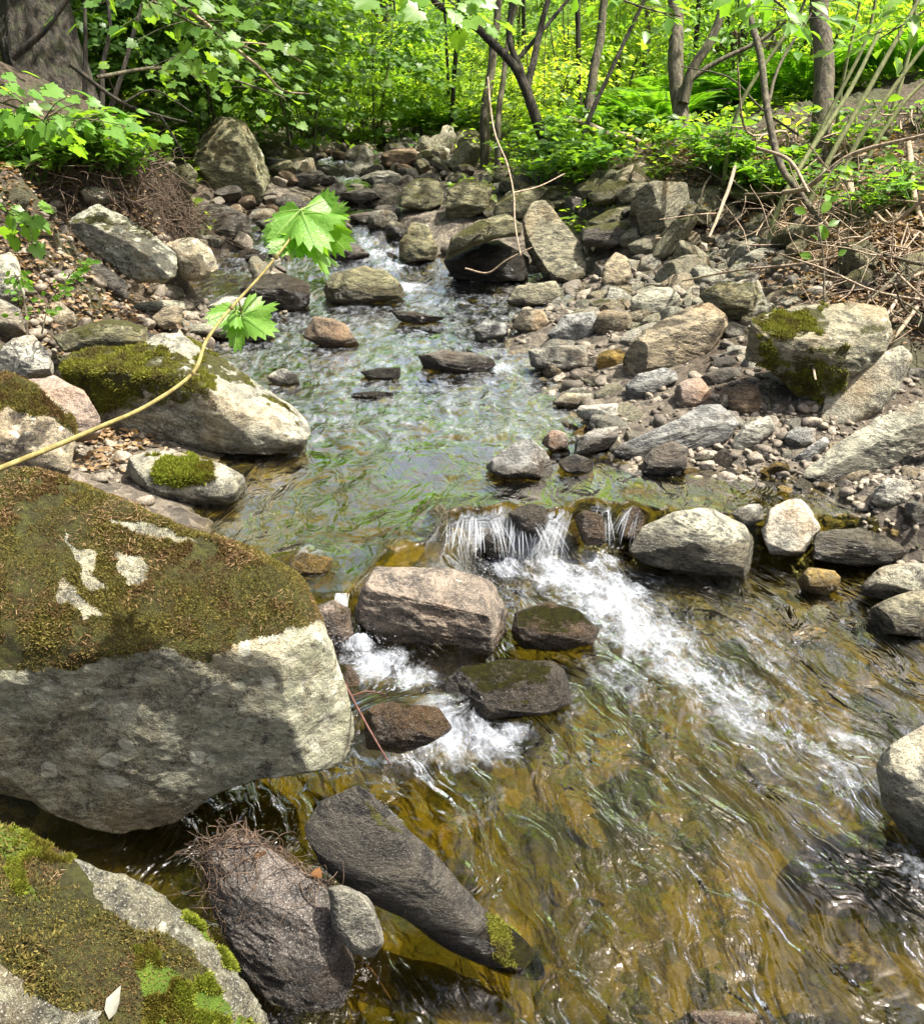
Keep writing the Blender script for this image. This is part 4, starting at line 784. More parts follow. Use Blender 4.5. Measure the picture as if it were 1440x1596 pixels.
AMB = [('amber', 'amber'), ('yellow brown', 'amber'), ('olive', 'olive'), ('tan', 'tan')]
scatter([(720,1180),(900,1130),(1150,1180),(1360,1250),(1440,1400),(1440,1596),(900,1596),(700,1400)], 48, 60, 210, 'stone seen through the clear water of the lower pool', AMB, -.9, 'stones under the lower pool', sink=.36, over=.55, name='submerged_stone', cat='submerged stone')
scatter([(1090,950),(1330,960),(1430,1060),(1300,1120),(1150,1060)], 14, 40, 120, 'stone under the shallow right side of the lower pool', AMB+[('rusty', 'amber')], -.9, 'stones under the right of the lower pool', sink=.3, over=.55, name='submerged_stone', cat='submerged stone')
scatter([(1050,750),(1250,760),(1440,830),(1440,860),(1300,825),(1100,790)], 16, 24, 60, 'stone in the shallow brown side pool', AMB+[('pale', 'pale')], -.9, 'stones in the side pool', sink=.25, over=.5, name='submerged_stone', cat='submerged stone')
scatter([(420,700),(620,690),(680,760),(560,790),(420,810),(300,810)], 14, 30, 80, 'stone under the still left side of the middle pool', AMB, -.9, 'stones under the middle pool', sink=.4, over=.5, name='submerged_stone', cat='submerged stone')
SPEC.sort(key=lambda d: -d['px'])
cnts = {}; rest = Geo()
for d in SPEC:
    cnts[d['name']] = cnts.get(d['name'], 0)+1
    if d['name'] == 'stone' and cnts['stone'] > 292:
        from mathutils import Euler
        Rm = np.array(Euler(d['rot']).to_matrix()); k = protos.index(d['me']) % 12; nP = np.empty(len(protos[k].vertices)*3, np.float32); protos[k].vertices.foreach_get('co', nP)
        rest.add((nP.reshape(-1, 3)*np.array(d['sc'])) @ Rm.T+d['loc'], ico(4)[1]); continue
    o = link(d['name'], d['me'], None, d['loc']); o.rotation_euler = d['rot']; o.scale = d['sc']; o.color = d['col']
    o['moss'] = d['moss']; o['lichen'] = d['lichen']; o['green'] = 0.; o['wet'] = d['wet']; tag(o, d['lab'], d['cat'], d['group'])
# gravel: too many to count
XG = [([(1100,560),(1270,640),(1250,700),(1050,650)], 300), ([(1280,660),(1440,560),(1440,760),(1300,760)], 400)]
rs = np.random.RandomState(5); nI, fI = ico(2); G = Geo(); pos = []; 
for poly, n in (*XG, ([(860,520),(970,560),(960,640),(1240,630),(1260,700),(1440,715),(1440,810),(1130,780),(980,745),(850,700)], 700), ([(900,440),(1000,378),(1150,360),(1270,410),(1260,470),(1140,520),(930,530)], 500),
                ([(0,440),(200,440),(330,430),(400,500),(300,530),(60,530)], 1100), ([(150,670),(250,690),(180,740),(100,720)], 350), ([(700,440),(900,430),(900,520),(740,520)], 500), ([(1000,740),(1440,820),(1440,860),(1000,790)], 500)):
    q = np.stack([rs.uniform(min(p[0] for p in poly), max(p[0] for p in poly), n*3), rs.uniform(min(p[1] for p in poly), max(p[1] for p in poly), n*3)], 1); q = q[inpoly(q, poly)][:n]
    for u, v in q[:: 6]:
        h = ground_hit(u, v, False); D = float((h-CAM) @ CF)
        for _ in range(6): pos.append((h[0]+rs.normal()*.10*D/3, h[1]+rs.normal()*.14*D/3, D))
pos = np.array(pos); zz = terrain(pos[:, 0], pos[:, 1]); s = (.005+.020*rs.rand(len(pos))**2.5)*np.clip(pos[:, 2]/3, .9, 2)
D_ = rs.normal(size=(len(pos), 3)); D_[:, 2] *= .3; a_, b_, c_ = frames(D_, np.tile((0, 0, 1.), (len(pos), 1))); 
Vs = []; Fs = []; n0 = 0; s[::7] *= 1.9
for j in range(6):
    Q = nI*np.array((.75, 1, .5)); r_ = np.random.RandomState(j)
    for _ in range(7): q = r_.normal(size=3); Q = facet(Q, q, r_.uniform(.6, .85), 1.)
    V, FF = stamp(Q, fI, np.c_[pos[:, :2], zz+s*.12][j::6], a_[j::6], b_[j::6], c_[j::6], s[j::6]); Vs.append(V); Fs.append(FF+n0); n0 += len(V)
V = np.concatenate(Vs); FF = np.concatenate(Fs)
m, t, out = newmat('gravel_stones'); geo = N(t, 'ShaderNodeNewGeometry'); rnd = geo.outputs['Random Per Island']
c = mixc(t, rnd, (.07, .06, .045), (.34, .30, .23)); c = mixc(t, mr(t, noise(t, geo.outputs['Position'], 130, 4).outputs[0], .4, .6), mixc(t, 1., c, (.5, .45, .4), 'MULTIPLY'), c)
t.links.new(N(t, 'ShaderNodeBsdfPrincipled', {'Base Color': c, 'Roughness': .75}).outputs[0], out.inputs[0])
if rest.n: tag(link('small_stones', rest.mesh('small_stones', m)), 'smallest loose stones filling the gaps between the cobbles', 'small stones', kind='stuff')
tag(link('gravel', mesh('gravel', V, FF, m)), 'fine gravel and pebbles between the stones', 'gravel', kind='stuff')
# ------------------------------------------------------------------ plants
UP = np.array((0, 0, 1.))
LEAF = (np.array([(0,0,0), (-.30,.42,.10), (0,1,-.06), (.30,.42,.10)]), [[0,2,1],[0,3,2]])
OVAL = (np.array([(0,0,0), (-.24,.25,.06), (-.27,.55,.07), (0,1,-.12), (.27,.55,.07), (.24,.25,.06), (0,.5,-.01)]), [[0,6,1],[1,6,2],[2,6,3],[3,6,4],[4,6,5],[5,6,0]])
def maple_template():
    pts = []
    for a, r in ((-155,.34),(-128,.58),(-108,.52),(-88,.84),(-74,.72),(-62,.80),(-52,.70),(-40,.86),(-30,1.0),(-20,.84),(-9,1.0),(0,1.18),(9,1.0),(20,.84),(30,1.0),(40,.86),(52,.70),(62,.80),(74,.72),(88,.84),(108,.52),(128,.58),(155,.34)):
        x = math.sin(R(a))*r*.62; y = .35+math.cos(R(a))*r*.62; pts.append((x, y, .10*abs(x)-.18*y*y))
    V = [(0,0,0), (0,.35,-.01)]+pts; F = [[1, i+2, i+3] for i in range(len(pts)-1)]+[[0, 1, 2], [0, len(V)-1, 1]]
    return np.array(V), F
MAPLE = maple_template()
def leaves(g, tmpl, pos, dirs, nrm, size):
    a, b, c = frames(dirs, nrm); V, F = stamp(tmpl[0], tmpl[1], pos, a, b, c, size); g.add(V, F)
def crown_mesh(name, seed, nc, per, rad, ls, mat, tmpl=LEAF, flat=.18, cs=.32, shell=.35, cen=(0,0,0)):
    rs = np.random.RandomState(seed); g = Geo(); rad = np.array(rad)
    d = rs.normal(size=(nc, 3)); d /= np.linalg.norm(d, axis=1)[:, None]; cc = d*(rs.rand(nc, 1)**shell)*rad+np.array(cen)
    sz = rs.uniform(.55, 1.25, nc); k = np.repeat(np.arange(nc), per); n = len(k)
    loc = rs.normal(size=(n, 3))*np.array((1, 1, flat)); loc *= (cs*sz[k])[:, None]
    tilt = cc[k]-np.array(cen); tilt = tilt/rad; loc[:, 2] -= .30*(loc[:, :2]*tilt[:, :2]).sum(1)+.15*np.hypot(loc[:, 0], loc[:, 1])
    pos = cc[k]+loc; D = loc*np.array((1, 1, .2))+rs.normal(size=(n, 3))*.12*cs+np.array((0, 0, -.05)); nr = UP+rs.normal(size=(n, 3))*.38
    leaves(g, tmpl, pos, D, nr, ls*rs.uniform(.6, 1.25, n)); return g, cc
def tree_proto(name, seed, h, rad, nc, per, ls, leafmat, label, cat, group, tr_=.05, cen=None, lean=.2, tmpl=LEAF, cs=.32, stems=1, flat=.18, barkm='bark'):
    root = bpy.data.objects.new(name, None); col.objects.link(root); tag(root, label, cat, group)
    cen = cen or (0, 0, h*.66); g, cc = crown_mesh('crown', seed, nc, per, rad, ls, leafmat, tmpl, flat, cs, cen=cen)
    rs = np.random.RandomState(seed+1); b = Geo()
    for s_ in range(stems):
        a = rs.uniform(0, 6.28); o = np.array((math.cos(a), math.sin(a), 0))*lean*h*(.3 if stems == 1 else 1)
        base = np.array((math.cos(a), math.sin(a), 0))*(.06*h if stems > 1 else 0)
        tp = smooth_path([base, base+(0, 0, h*.3)+o*.2, base+(0, 0, h*.62)+o*.6, base+(0, 0, h)+o], 5)
        b.add(*tube(tp, [tr_*1.25, tr_, tr_*.6, tr_*.2], 6, .08, seed+s_))
        if s_ == 0: main = tp
    for k in rs.choice(len(cc), min(len(cc), 14), replace=False):
        j = min(int(len(main)*np.clip(cc[k, 2]/h*.75, .1, .95)), len(main)-1); p0 = main[j]; p1 = cc[k]
        b.add(*tube(smooth_path([p0, (p0+p1)/2+(0, 0, .08*h), p1], 4), [tr_*.4, tr_*.12], 4))
    link('trunk', b.mesh('trunk', M[barkm]), root); link('crown', g.mesh('crown', M[leafmat]), root)
    return root
def gz(x, y): return float(terrain(x, y, False)[0])
rng = random.Random(3)
def spots(n, xr, yr, mind, ok=lambda x, y: True):
    out = []
    for _ in range(n*60):
        if len(out) >= n: break
        x = rng.uniform(*xr); y = rng.uniform(*yr)
        if ok(x, y) and all((x-a)**2+(y-b)**2 > mind**2 for a, b in out): out.append((x, y))
    return out
def wedge_ok(k=.62, gap=0.): return lambda x, y: abs(x) < k*y+1 and not (abs(x-(-.12*y-.1)) < .8 and y < 12)
# sunlit woodland behind the stream
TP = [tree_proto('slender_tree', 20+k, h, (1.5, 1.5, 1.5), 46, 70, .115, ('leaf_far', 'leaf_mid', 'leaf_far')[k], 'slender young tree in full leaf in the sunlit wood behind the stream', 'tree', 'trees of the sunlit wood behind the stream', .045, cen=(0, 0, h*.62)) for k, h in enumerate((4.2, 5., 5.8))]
first = [True]*3
for i, (x, y) in enumerate(spots(34, (-13, 15), (12.5, 28), 1.6, lambda x, y: abs(x) < .62*y+1.5 and not (-3.2 < x < 2.2 and y < 19))):
    k = i % 3; loc = (x, y, gz(x, y)-.05); s = rng.uniform(.55, .9)
    if first[k]: first[k] = False; TP[k].location = loc
    else: clone(TP[k], loc, (0, 0, rng.uniform(0, 6.28)), s)
SP = [tree_proto('leafy_shrub', 40+k, 1.5, (.75, .75, .62), 26, 62, .085, ('leaf_far', 'leaf_far', 'leaf_mid')[k], 'bright leafy shrub in the undergrowth behind the stream', 'shrub', 'shrubs in the undergrowth behind the stream', .014, cen=(0, 0, .75), stems=4, cs=.22) for k in range(3)]
first = [True]*3
for i, (x, y) in enumerate(spots(90, (-8, 11), (8.2, 20), .72, lambda x, y: abs(x) < .6*y+1 and not (-3.2 < x < .4 and y < 11.8))):
    k = i % 3; loc = (x, y, gz(x, y)-.05); s = rng.uniform(.55, 1.05)
    if first[k]: first[k] = False; SP[k].location = loc
    else: clone(SP[k], loc, (0, 0, rng.uniform(0, 6.28)), s)
# thin bare stems and dark evergreens that give the wood its depth
def bare_proto():
    g = Geo(); g.add(*tube(smooth_path([(0, 0, -.1), (.05, 0, 1.6), (-.04, .05, 3.4), (.1, 0, 5.5)], 6), [.035, .028, .02, .01], 7, .06))
    for z_, a in ((1.9, .5), (2.6, 2.4), (3.1, 4.)): g.add(*tube(smooth_path([(0, 0, z_), (math.cos(a)*.4, math.sin(a)*.4, z_+.5), (math.cos(a)*.6, math.sin(a)*.6, z_+1.1)], 4), [.011, .004], 5))
    return tag(link('bare_sapling', g.mesh('bare_sapling', M['bark_dark'])), 'thin upright bare sapling in the thicket behind the stream', 'sapling', 'thin upright saplings in the thicket behind')
bs = bare_proto()
for i, (x, y) in enumerate(spots(34, (-5, 9), (9.5, 15), .4, lambda x, y: abs(x) < .6*y and not (-2.6 < x < .2 and y < 11.8))):
    loc = (x, y, gz(x, y)); rot = (rng.gauss(0, .07), rng.gauss(0, .10), rng.uniform(0, 6.28)); s = rng.uniform(.6, 1.3)
    if i == 0: bs.location = loc
    else: clone(bs, loc, rot, (s, s, 1))
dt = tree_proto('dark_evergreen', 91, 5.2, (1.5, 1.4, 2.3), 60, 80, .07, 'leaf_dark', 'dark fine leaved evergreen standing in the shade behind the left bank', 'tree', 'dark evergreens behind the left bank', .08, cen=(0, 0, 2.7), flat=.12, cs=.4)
for i, (x, y) in enumerate([(-4.3, 10.6), (-6.6, 11.5), (-2.9, 13.6), (-5.4, 14.5), (-8., 14), (-1.2, 15.5)]):
    if i == 0: dt.location = (x, y, gz(x, y)-.05)
    else: clone(dt, (x, y, gz(x, y)-.05), (0, 0, i*1.3), rng.uniform(.8, 1.1))
# shaded saplings on the left bank: tiers of broad leaves
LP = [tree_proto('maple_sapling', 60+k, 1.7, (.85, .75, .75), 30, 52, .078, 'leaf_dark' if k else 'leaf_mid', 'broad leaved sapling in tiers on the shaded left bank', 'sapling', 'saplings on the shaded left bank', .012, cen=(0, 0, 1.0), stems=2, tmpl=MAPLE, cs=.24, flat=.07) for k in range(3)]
first = [True]*3
LS = [(-3.6, 6.9, .8), (-3.1, 7.8, .9), (-2.75, 8.1, .8), (-2.3, 8.8, .8), (-3.9, 7.2, 1.1), (-2.9, 8.6, 1.2), (-4.6, 8.4, 1.2), (-3.6, 9.6, 1.3), (-2.2, 9.2, 1.1), (-1.7, 10.2, 1.1), (-2.9, 10.6, 1.3), (-4.8, 10.3, 1.3),
      (-2.0, 11.6, 1.3), (-3.6, 12., 1.5), (-5.4, 12, 1.5), (-1.1, 11.9, 1.1), (-4.4, 5.8, .8), (-5.2, 6.6, .9), (-6.2,10.5,1.5)]
for i, (x, y, s) in enumerate(LS):
    k = i % 3; loc = (x, y, gz(x, y)-.05)
    if first[k]: first[k] = False; LP[k].location = loc; LP[k].scale = (s, s, s)
    else: clone(LP[k], loc, (0, 0, rng.uniform(0, 6.28)), s)
# ferns
def fern_proto():
    rs = np.random.RandomState(8); g = Geo()
    for k in range(11):
        a = k/11*6.28+rs.uniform(-.2, .2); L = rs.uniform(.5, .72); d = np.array((math.cos(a), math.sin(a), 0)); sd = np.array((-d[1], d[0], 0))
        tt = np.linspace(0, 1, 34); P = d[None]*(L*(tt*.75))[:, None]+UP[None]*(L*(1.05*tt-.75*tt**2))[:, None]
        g.add(*tube(P, [.004, .001], 4)); T = np.gradient(P, axis=0); T /= np.linalg.norm(T, axis=1)[:, None]
        ln = .15*L*1.15*np.sin(np.clip(tt*1.08+.12, 0, 1)*np.pi)**.7
        for sg in (-1, 1):
            D = sg*sd[None]+T*.45; leaves(g, (np.array([(0,0,0), (-.12,.3,0), (0,1,-.1), (.12,.3,0)]), [[0,2,1],[0,3,2]]), P[3:], D[3:], np.cross(T, sg*sd[None])[3:]*sg*1., ln[3:])
    o = link('fern', g.mesh('fern', M['fern'])); return tag(o, 'green fern with arching fronds growing on the right bank', 'fern', 'ferns on the right bank')
fern = fern_proto(); ff = True
for u, v, D in [(990,190,8.2),(1010,150,9.5),(1040,185,8),(1075,165,9),(960,200,8.5),(940,170,10),(1100,185,8.6),(1140,160,9),(1215,190,8),(1240,160,9),(1205,150,10),(1300,190,7.6),(1330,160,8.4),(1370,190,7.5),(1400,150,8.5),(1430,190,7.4),(1250,200,7.5),(900,190,9),(870,175,10),(1090,140,10.5),(1170,175,8.2),(1345,130,9.5),(1010,205,7.8)]:
    p = CAM+ray(u, v)*D; loc = (p[0], p[1], gz(p[0], p[1])-.02); s = rng.uniform(1.1, 1.5)
    if ff: fern.location = loc; ff = False
    else: clone(fern, loc, (rng.gauss(0, .1), rng.gauss(0, .1), rng.uniform(0, 6.28)), s)
# low ground cover: uncountable
rs = np.random.RandomState(77); g = Geo()
n = 75000; x = rs.uniform(-12, 14, n); y = 6.6+rs.rand(n)**1.4*14; ok = (np.abs(x) < .62*y+1.5); x, y = x[ok], y[ok]
cl_ = fbm2(x, y, 1.6, 3, 12)+.1*(y-9).clip(-3, 3); rel = terrain(x, y, False)-W0(x, y); ok = (cl_ > -.15) & (rel > .12); x, y = x[ok], y[ok]; cl_ = cl_[ok]
z = terrain(x, y, False)+rs.rand(len(x))**1.5*(.10+.22*np.clip(cl_, 0, 1)); P = np.stack([x, y, z], 1)
leaves(g, LEAF, P, rs.normal(size=(len(x), 3))*np.array((1, 1, .3)), UP+rs.normal(size=(len(x), 3))*.45, rs.uniform(.04, .10, len(x)))
tag(link('ground_cover', g.mesh('ground_cover', M['leaf_far'])), 'low green leaves carpeting the woodland floor', 'ground cover', kind='stuff')
# small plants on the near banks
g = Geo(); n = 5200; q = rs.rand(n, 2)
def px_cloud(poly, n, seed):
    r_ = np.random.RandomState(seed); lo = np.min(poly, 0); hi = np.max(poly, 0); q = lo+(hi-lo)*r_.rand(n*3, 2); q = q[inpoly(q, poly)][:n]
    return np.array([ground_hit(u, v, False) for u, v in q])
# leaf litter
g = Geo(); pts = []
for poly, n, k, sp in (([(860,215),(1100,235),(1440,190),(1440,540),(1390,500),(1250,420),(1130,350),(1080,280),(880,270)], 420, 22, .16), ([(0,250),(180,240),(280,330),(190,380),(0,400)], 160, 14, .14), ([(0,440),(230,450),(300,520),(60,530)], 60, 14, .12), ([(140,670),(230,680),(180,740),(110,730)], 20, 16, .05)):
    h = px_cloud(poly, n, 5); k_ = np.repeat(h, k, 0)+rs.normal(size=(len(h)*k, 3))*sp; pts.append(k_)
P = np.concatenate(pts); P[:, 2] = terrain(P[:, 0], P[:, 1])+.008+rs.rand(len(P))*.02
leaves(g, OVAL, P, rs.normal(size=P.shape)*np.array((1, 1, .25)), UP+rs.normal(size=P.shape)*.4, rs.uniform(.016, .044, len(P)))
tag(link('leaf_litter', g.mesh('leaf_litter', M['litter'])), 'brown fallen leaves covering the banks', 'leaf litter', kind='stuff')
PLp = []
for k in range(3):
    g = Geo(); r_ = np.random.RandomState(k+300)
    for s_ in range(7):
        a = r_.uniform(0, 6.28); L = r_.uniform(.10, .26); d = np.array((math.cos(a)*.5, math.sin(a)*.5, 1)); P = smooth_path([(0,0,0), d*L*.5, d*L+np.array((math.cos(a), math.sin(a), 0))*.05], 3)
        g.add(*tube(P, [.003, .0015], 4)); e = P[-1]; m_ = 9
        leaves(g, OVAL, e+r_.normal(size=(m_, 3))*.042*np.array((1, 1, .35)), r_.normal(size=(m_, 3))*np.array((1, 1, .2)), UP+r_.normal(size=(m_, 3))*.3, r_.uniform(.045, .085, m_))
    PLp.append(g.mesh('leafy_plant', M['leaf_near' if k == 0 else 'leaf_mid']))
def plants(poly, n, label, group, s0=.7, s1=1.4):
    for h in px_cloud(poly, n, 9):
        o = link('leafy_plant', rng.choice(PLp), None, h); o.scale = (rng.uniform(s0, s1),)*3; o.rotation_euler = (0, 0, rng.uniform(0, 6.28)); tag(o, label, 'plant', group)
plants([(790,215),(960,225),(960,300),(840,300)], 34, 'small leafy plant on the bank above the upright grey slab', 'leafy plants above the upright slab', .8, 1.6)
plants([(960,225),(1100,235),(1280,300),(1240,350),(1060,260)], 18, 'small leafy plant among the dead leaves of the right bank', 'leafy plants on the right bank')
plants([(1250,220),(1440,200),(1440,360),(1330,400),(1290,300)], 9, 'small leafy plant among the dead stalks at the right edge', 'leafy plants at the right edge')
plants([(0,250),(60,240),(280,250),(230,290),(0,300)], 20, 'small leafy plant at the foot of the old tree, left', 'leafy plants below the old tree')
plants([(280,140),(470,160),(460,210),(300,190)], 30, 'small leafy plant hanging over the towering dark boulder', 'leafy plants over the dark boulder', 1., 2.)
plants([(600,180),(760,190),(740,225),(610,225)], 30, 'small sunlit leafy plant above the far head of the stream', 'leafy plants at the head of the stream', 1., 2.2)
# ------------------------------------------------------------------ single trees and stems
def pxpath(pts, D0, D1, n=7):
    k = len(pts); return smooth_path([CAM+ray(u, v)*(D0+(D1-D0)*i/(k-1)) for i, (u, v) in enumerate(pts)], n)
def stem_tree(name, label, cat, stems, mat, crown=None, group=None, leafmat='leaf_far', sides=9):
    """stems: (pixel path, depth at foot, depth at top, widths in px); crown: (height above the frame, radii, clumps)"""
    base = CAM+ray(*stems[0][0][0])*stems[0][1]; root = bpy.data.objects.new(name, None); col.objects.link(root); root.location = base; tag(root, label, cat, group)
    b = Geo()
    for pts, D0, D1, wd in stems:
        P = pxpath(pts, D0, D1); Dm = np.linspace(D0, D1, len(wd)); r = [w_*.5*d/FPX for w_, d in zip(wd, Dm)]
        if D0 > 4 and mat != 'dead_wood' and b.n == 0 and cat in ('tree', 'cane', 'stem', 'snag', 'sapling'):
            zt = gz(P[0, 0], P[0, 1])
            if P[0, 2] > zt: P = np.concatenate([[np.array((P[0, 0], P[0, 1], zt-.05))], P])
        P = P+np.stack([fbm(P*3+4, 2, 3), fbm(P*3, 2, 4), P[:, 2]*0], 1)*min(r[0]*.3, .02)
        if sides >= 16 and b.n == 0:
            P = smooth_path(P[::4], 8); tV, tF = tube(P, r, 72, 0, 0); cc_ = np.repeat(P, 72, 0); ang = np.tile(np.linspace(0, 2*np.pi, 72, endpoint=False), len(P)); dd_ = tV-cc_
            f_ = fbm(np.stack([np.cos(ang)*5.5, np.sin(ang)*5.5, tV[:, 2]*1.3], 1), 4, 8, .6); tV = cc_+dd_*(1+.10*np.abs(f_)[:, None]+.03*f_[:, None]); b.add(tV, tF)
        else: b.add(*tube(P, r, sides, .04, len(pts)*7))
        if crown and (pts, D0) == (stems[0][0], stems[0][1]): topp = P[-1]; tr_ = r[-1]
    if crown:
        hgt, rad, nc, per, ls = crown
        g, cc = crown_mesh('crown', hash_(label) % 1000, nc, per, rad, ls, leafmat, LEAF, .18, .3); C0 = topp+np.array((1.9 if hgt == 3.2 and nc == 60 else 0, .5, hgt)); b.add(*tube(smooth_path([topp, topp+(C0-topp)*.5+(.05, 0, 0), C0+(0, 0, rad[2]*.4)], 6), [tr_, tr_*.3], 7))  # the old tree's unseen crown is pushed sideways for the shade it casts
        for q in cc[:12]: b.add(*tube(smooth_path([topp+(C0-topp)*.6, C0+q*.5+(0, 0, .1), C0+q], 4), [tr_*.35, tr_*.1], 4))
        link('crown', g.mesh('crown', M[leafmat], off=base-C0), root)
    link('trunk', b.mesh('trunk', M[mat], off=base), root); return root
TC = (3.2, (1.0, 1.0, .7), 14, 40, .10)
stem_tree('old_tree', 'thick dark trunk with furrowed bark at the top left corner', 'tree', [([(125,262),(104,215),(80,150),(63,70),(52,0),(46,-90)], 5.9, 6.1, (150,128,116,108,100)), ([(135,225),(180,262),(235,300)], 5.8, 5.5, (34,14)), ([(85,225),(40,255),(-10,270)], 5.8, 5.5, (34,14)), ([(20,90),(70,45),(120,-20)], 5.4, 5.3, (12,8))], 'bark_dark', (3.2, (2.4, 2.0, .7), 60, 55, .09), leafmat='leaf_dark', sides=16)  # crown out of view, enlarged and offset to shade the left bank
stem_tree('multi_stemmed_tree', 'crooked dark sapling forking low, right of the stream head', 'tree', [([(852,222),(838,190),(822,140),(800,100),(740,40),(680,5),(640,-40)], 7.6, 7.4, (18,16,12,8)), ([(822,140),(838,60),(862,-30)], 7.6, 7.7, (12,8)), ([(840,190),(812,110),(795,60),(800,-20)], 7.6, 7.6, (12,8)), ([(845,205),(880,225),(930,235)], 7.55, 7.4, (8,4)), ([(800,100),(860,30),(900,-20)], 7.7, 7.9, (7,5))], 'bark_dark', TC)
stem_tree('slender_tree', 'thin straight grey tree second from the left of the stream head clump', 'tree', [([(757,190),(762,120),(772,40),(785,-40)], 8.6, 8.6, (16,13,10))], 'bark', TC)
stem_tree('slender_tree', 'very thin pale tree between the grey one and the crooked sapling', 'tree', [([(776,205),(783,130),(795,40),(815,-30)], 8.3, 8.3, (10,8,7))], 'bark', TC)
stem_tree('slender_tree', 'pale thin tree just right of the crooked sapling', 'tree', [([(914,215),(922,140),(935,50),(945,-40)], 8.0, 8.0, (17,14,12))], 'bark', TC)
stem_tree('leaning_sapling', 'dark thin sapling slanting up to the right across the bank top', 'sapling', [([(893,245),(920,180),(962,90),(1015,-20)], 7.2, 7.0, (9,7,6))], 'bark_dark')
stem_tree('slender_tree', 'straight brown trunk in the middle of the right bank, with a forking companion stem', 'tree', [([(1056,232),(1057,180),(1055,100),(1052,-40)], 7.2, 7.3, (32,25,24,22)), ([(1062,160),(1080,110),(1112,60),(1145,-30)], 7.15, 7.0, (18,15,12)), ([(1075,125),(1120,95),(1190,60),(1240,20)], 7.1, 7., (9,7,5))], 'bark', TC)
stem_tree('leaning_tree', 'broad pale grey trunk leaning slightly right, behind the mossy ledge', 'tree', [([(1172,200),(1185,140),(1197,70),(1212,-40)], 9.2, 9.3, (62,48,44,38))], 'bark', TC)
stem_tree('dead_snag', 'short reddish brown broken trunk left of the broad pale grey trunk', 'snag', [([(1160,190),(1145,100),(1136,68),(1130,60)], 9.8, 9.8, (26,44,54,30))], 'twig_red')
stem_tree('slender_tree', 'straight brown trunk nearest the right side, rooted in the dead stalks', 'tree', [([(1272,295),(1280,240),(1284,150),(1281,60),(1279,-40)], 6.0, 6.1, (42,32,31,30,29))], 'bark', TC)
stem_tree('bent_sapling', 'bent bare grey sapling bowing down across the right bank', 'sapling', [([(1285,355),(1250,305),(1215,255),(1196,170),(1186,90),(1165,10),(1158,-30)], 5.0, 5.6, (8,11,11,9)), ([(1196,170),(1215,100),(1265,20)], 5.3, 5.4, (6,3))], 'bark')
for i, (p, w_) in enumerate((([(1205,345),(1240,270),(1330,130),(1395,-10)], 9), ([(1255,330),(1290,250),(1370,110),(1440,-20)], 10), ([(1290,320),(1330,230),(1390,140),(1450,60)], 9), ([(1320,350),(1345,260),(1400,170),(1460,110)], 8), ([(1230,300),(1290,180),(1350,60),(1370,-30)], 7), ([(1135,230),(1160,150),(1240,30),(1260,-20)], 7), ([(1330,300),(1380,200),(1420,60),(1425,-20)], 8), ([(1300,260),(1310,150),(1345,-20)], 6))):
    stem_tree('green_cane', 'green cane arching up to the right from the dead stalks at the right edge', 'cane', [(p, 5.2+.15*i, 5.2+.1*i, (w_, w_*.85, w_*.6))], 'green_stem', None, 'green canes at the right edge', sides=6)
for p, lab in (([(130,170),(134,80),(133,-20)], 'thin dark stem just right of the old tree'), ([(158,195),(160,110),(172,40),(166,-20)], 'dark stem in the middle of the three beside the old tree'), ([(150,225),(185,130),(205,60),(228,-10)], 'thin dark stem leaning right beside the old tree')):
    stem_tree('thin_stem', lab, 'stem', [(p, 5.6, 5.5, (9,7,5))], 'bark_dark', sides=6)
stem_tree('bare_branch', 'long bare grey twig slanting down over the shaded left bank', 'branch', [([(240,-20),(300,20),(355,65),(410,110),(440,140),(482,146)], 4.2, 4.4, (7,6,4,2)), ([(355,65),(420,70),(470,95)], 4.25, 4.3, (3,2))], 'dead_wood', sides=5)
stem_tree('bare_branch', 'dead branch reaching from the old tree towards the towering dark boulder', 'branch', [([(110,100),(190,160),(250,180),(290,190)], 4.5, 4.7, (8,6,4,3)), ([(190,160),(240,140),(300,175)], 4.6, 4.8, (4,2)), ([(250,180),(280,230),(290,260)], 4.6, 4.6, (4,2))], 'bark_dark', sides=5)
stem_tree('fallen_pole', 'pale fallen pole lying on the ground between the trees, right bank', 'log', [([(882,184),(930,200),(985,228)], 7.6, 7.2, (11,10,9))], 'dead_wood', sides=7)
stem_tree('fallen_pole', 'second shorter pale pole crossing the first one, right bank', 'log', [([(920,205),(970,208),(1000,222)], 7.5, 7.3, (8,7))], 'dead_wood', sides=7)
stem_tree('hanging_twig', 'pale crooked twig dangling in front of the upright grey slab', 'twig', [([(760,120),(764,165),(772,210),(790,255),(800,300),(803,350),(812,398)], 5.8, 5.4, (3,3.5,3,2.5)), ([(800,300),(840,290),(880,270)], 5.7, 5.9, (3,2))], 'dead_wood', sides=5)
stem_tree('hanging_twig', 'thin twig bowed across the dark hollow beside the upright grey slab', 'twig', [([(725,418),(760,425),(790,405),(830,385)], 5.5, 5.4, (3,3,2))], 'dead_wood', sides=5)
for p, w_, lab in (([(1318,262),(1335,340),(1365,420),(1402,490),(1432,522)], 13, 'thickest pale split stalk falling over the big overhanging boulder'), ([(1352,310),(1372,400),(1395,470),(1410,500)], 9, 'pale stalk running beside the thickest split one'), ([(1415,222),(1425,300),(1440,355)], 10, 'broken pale stick standing at the right edge'),
                   ([(1145,260),(1130,310),(1105,370)], 6, 'bleached forked stick leaning on the end of the stacked stones'), ([(1220,300),(1260,290),(1330,240),(1440,210)], 8, 'dark stick lying level on top of the right bank'), ([(1180,230),(1230,250),(1260,300)], 6, 'short grey stick under the bent sapling')):
    stem_tree('dead_stalk', lab, 'stick', [(p, 5.1, 4.5, (w_, w_, w_*.7))], 'dead_wood', sides=6)
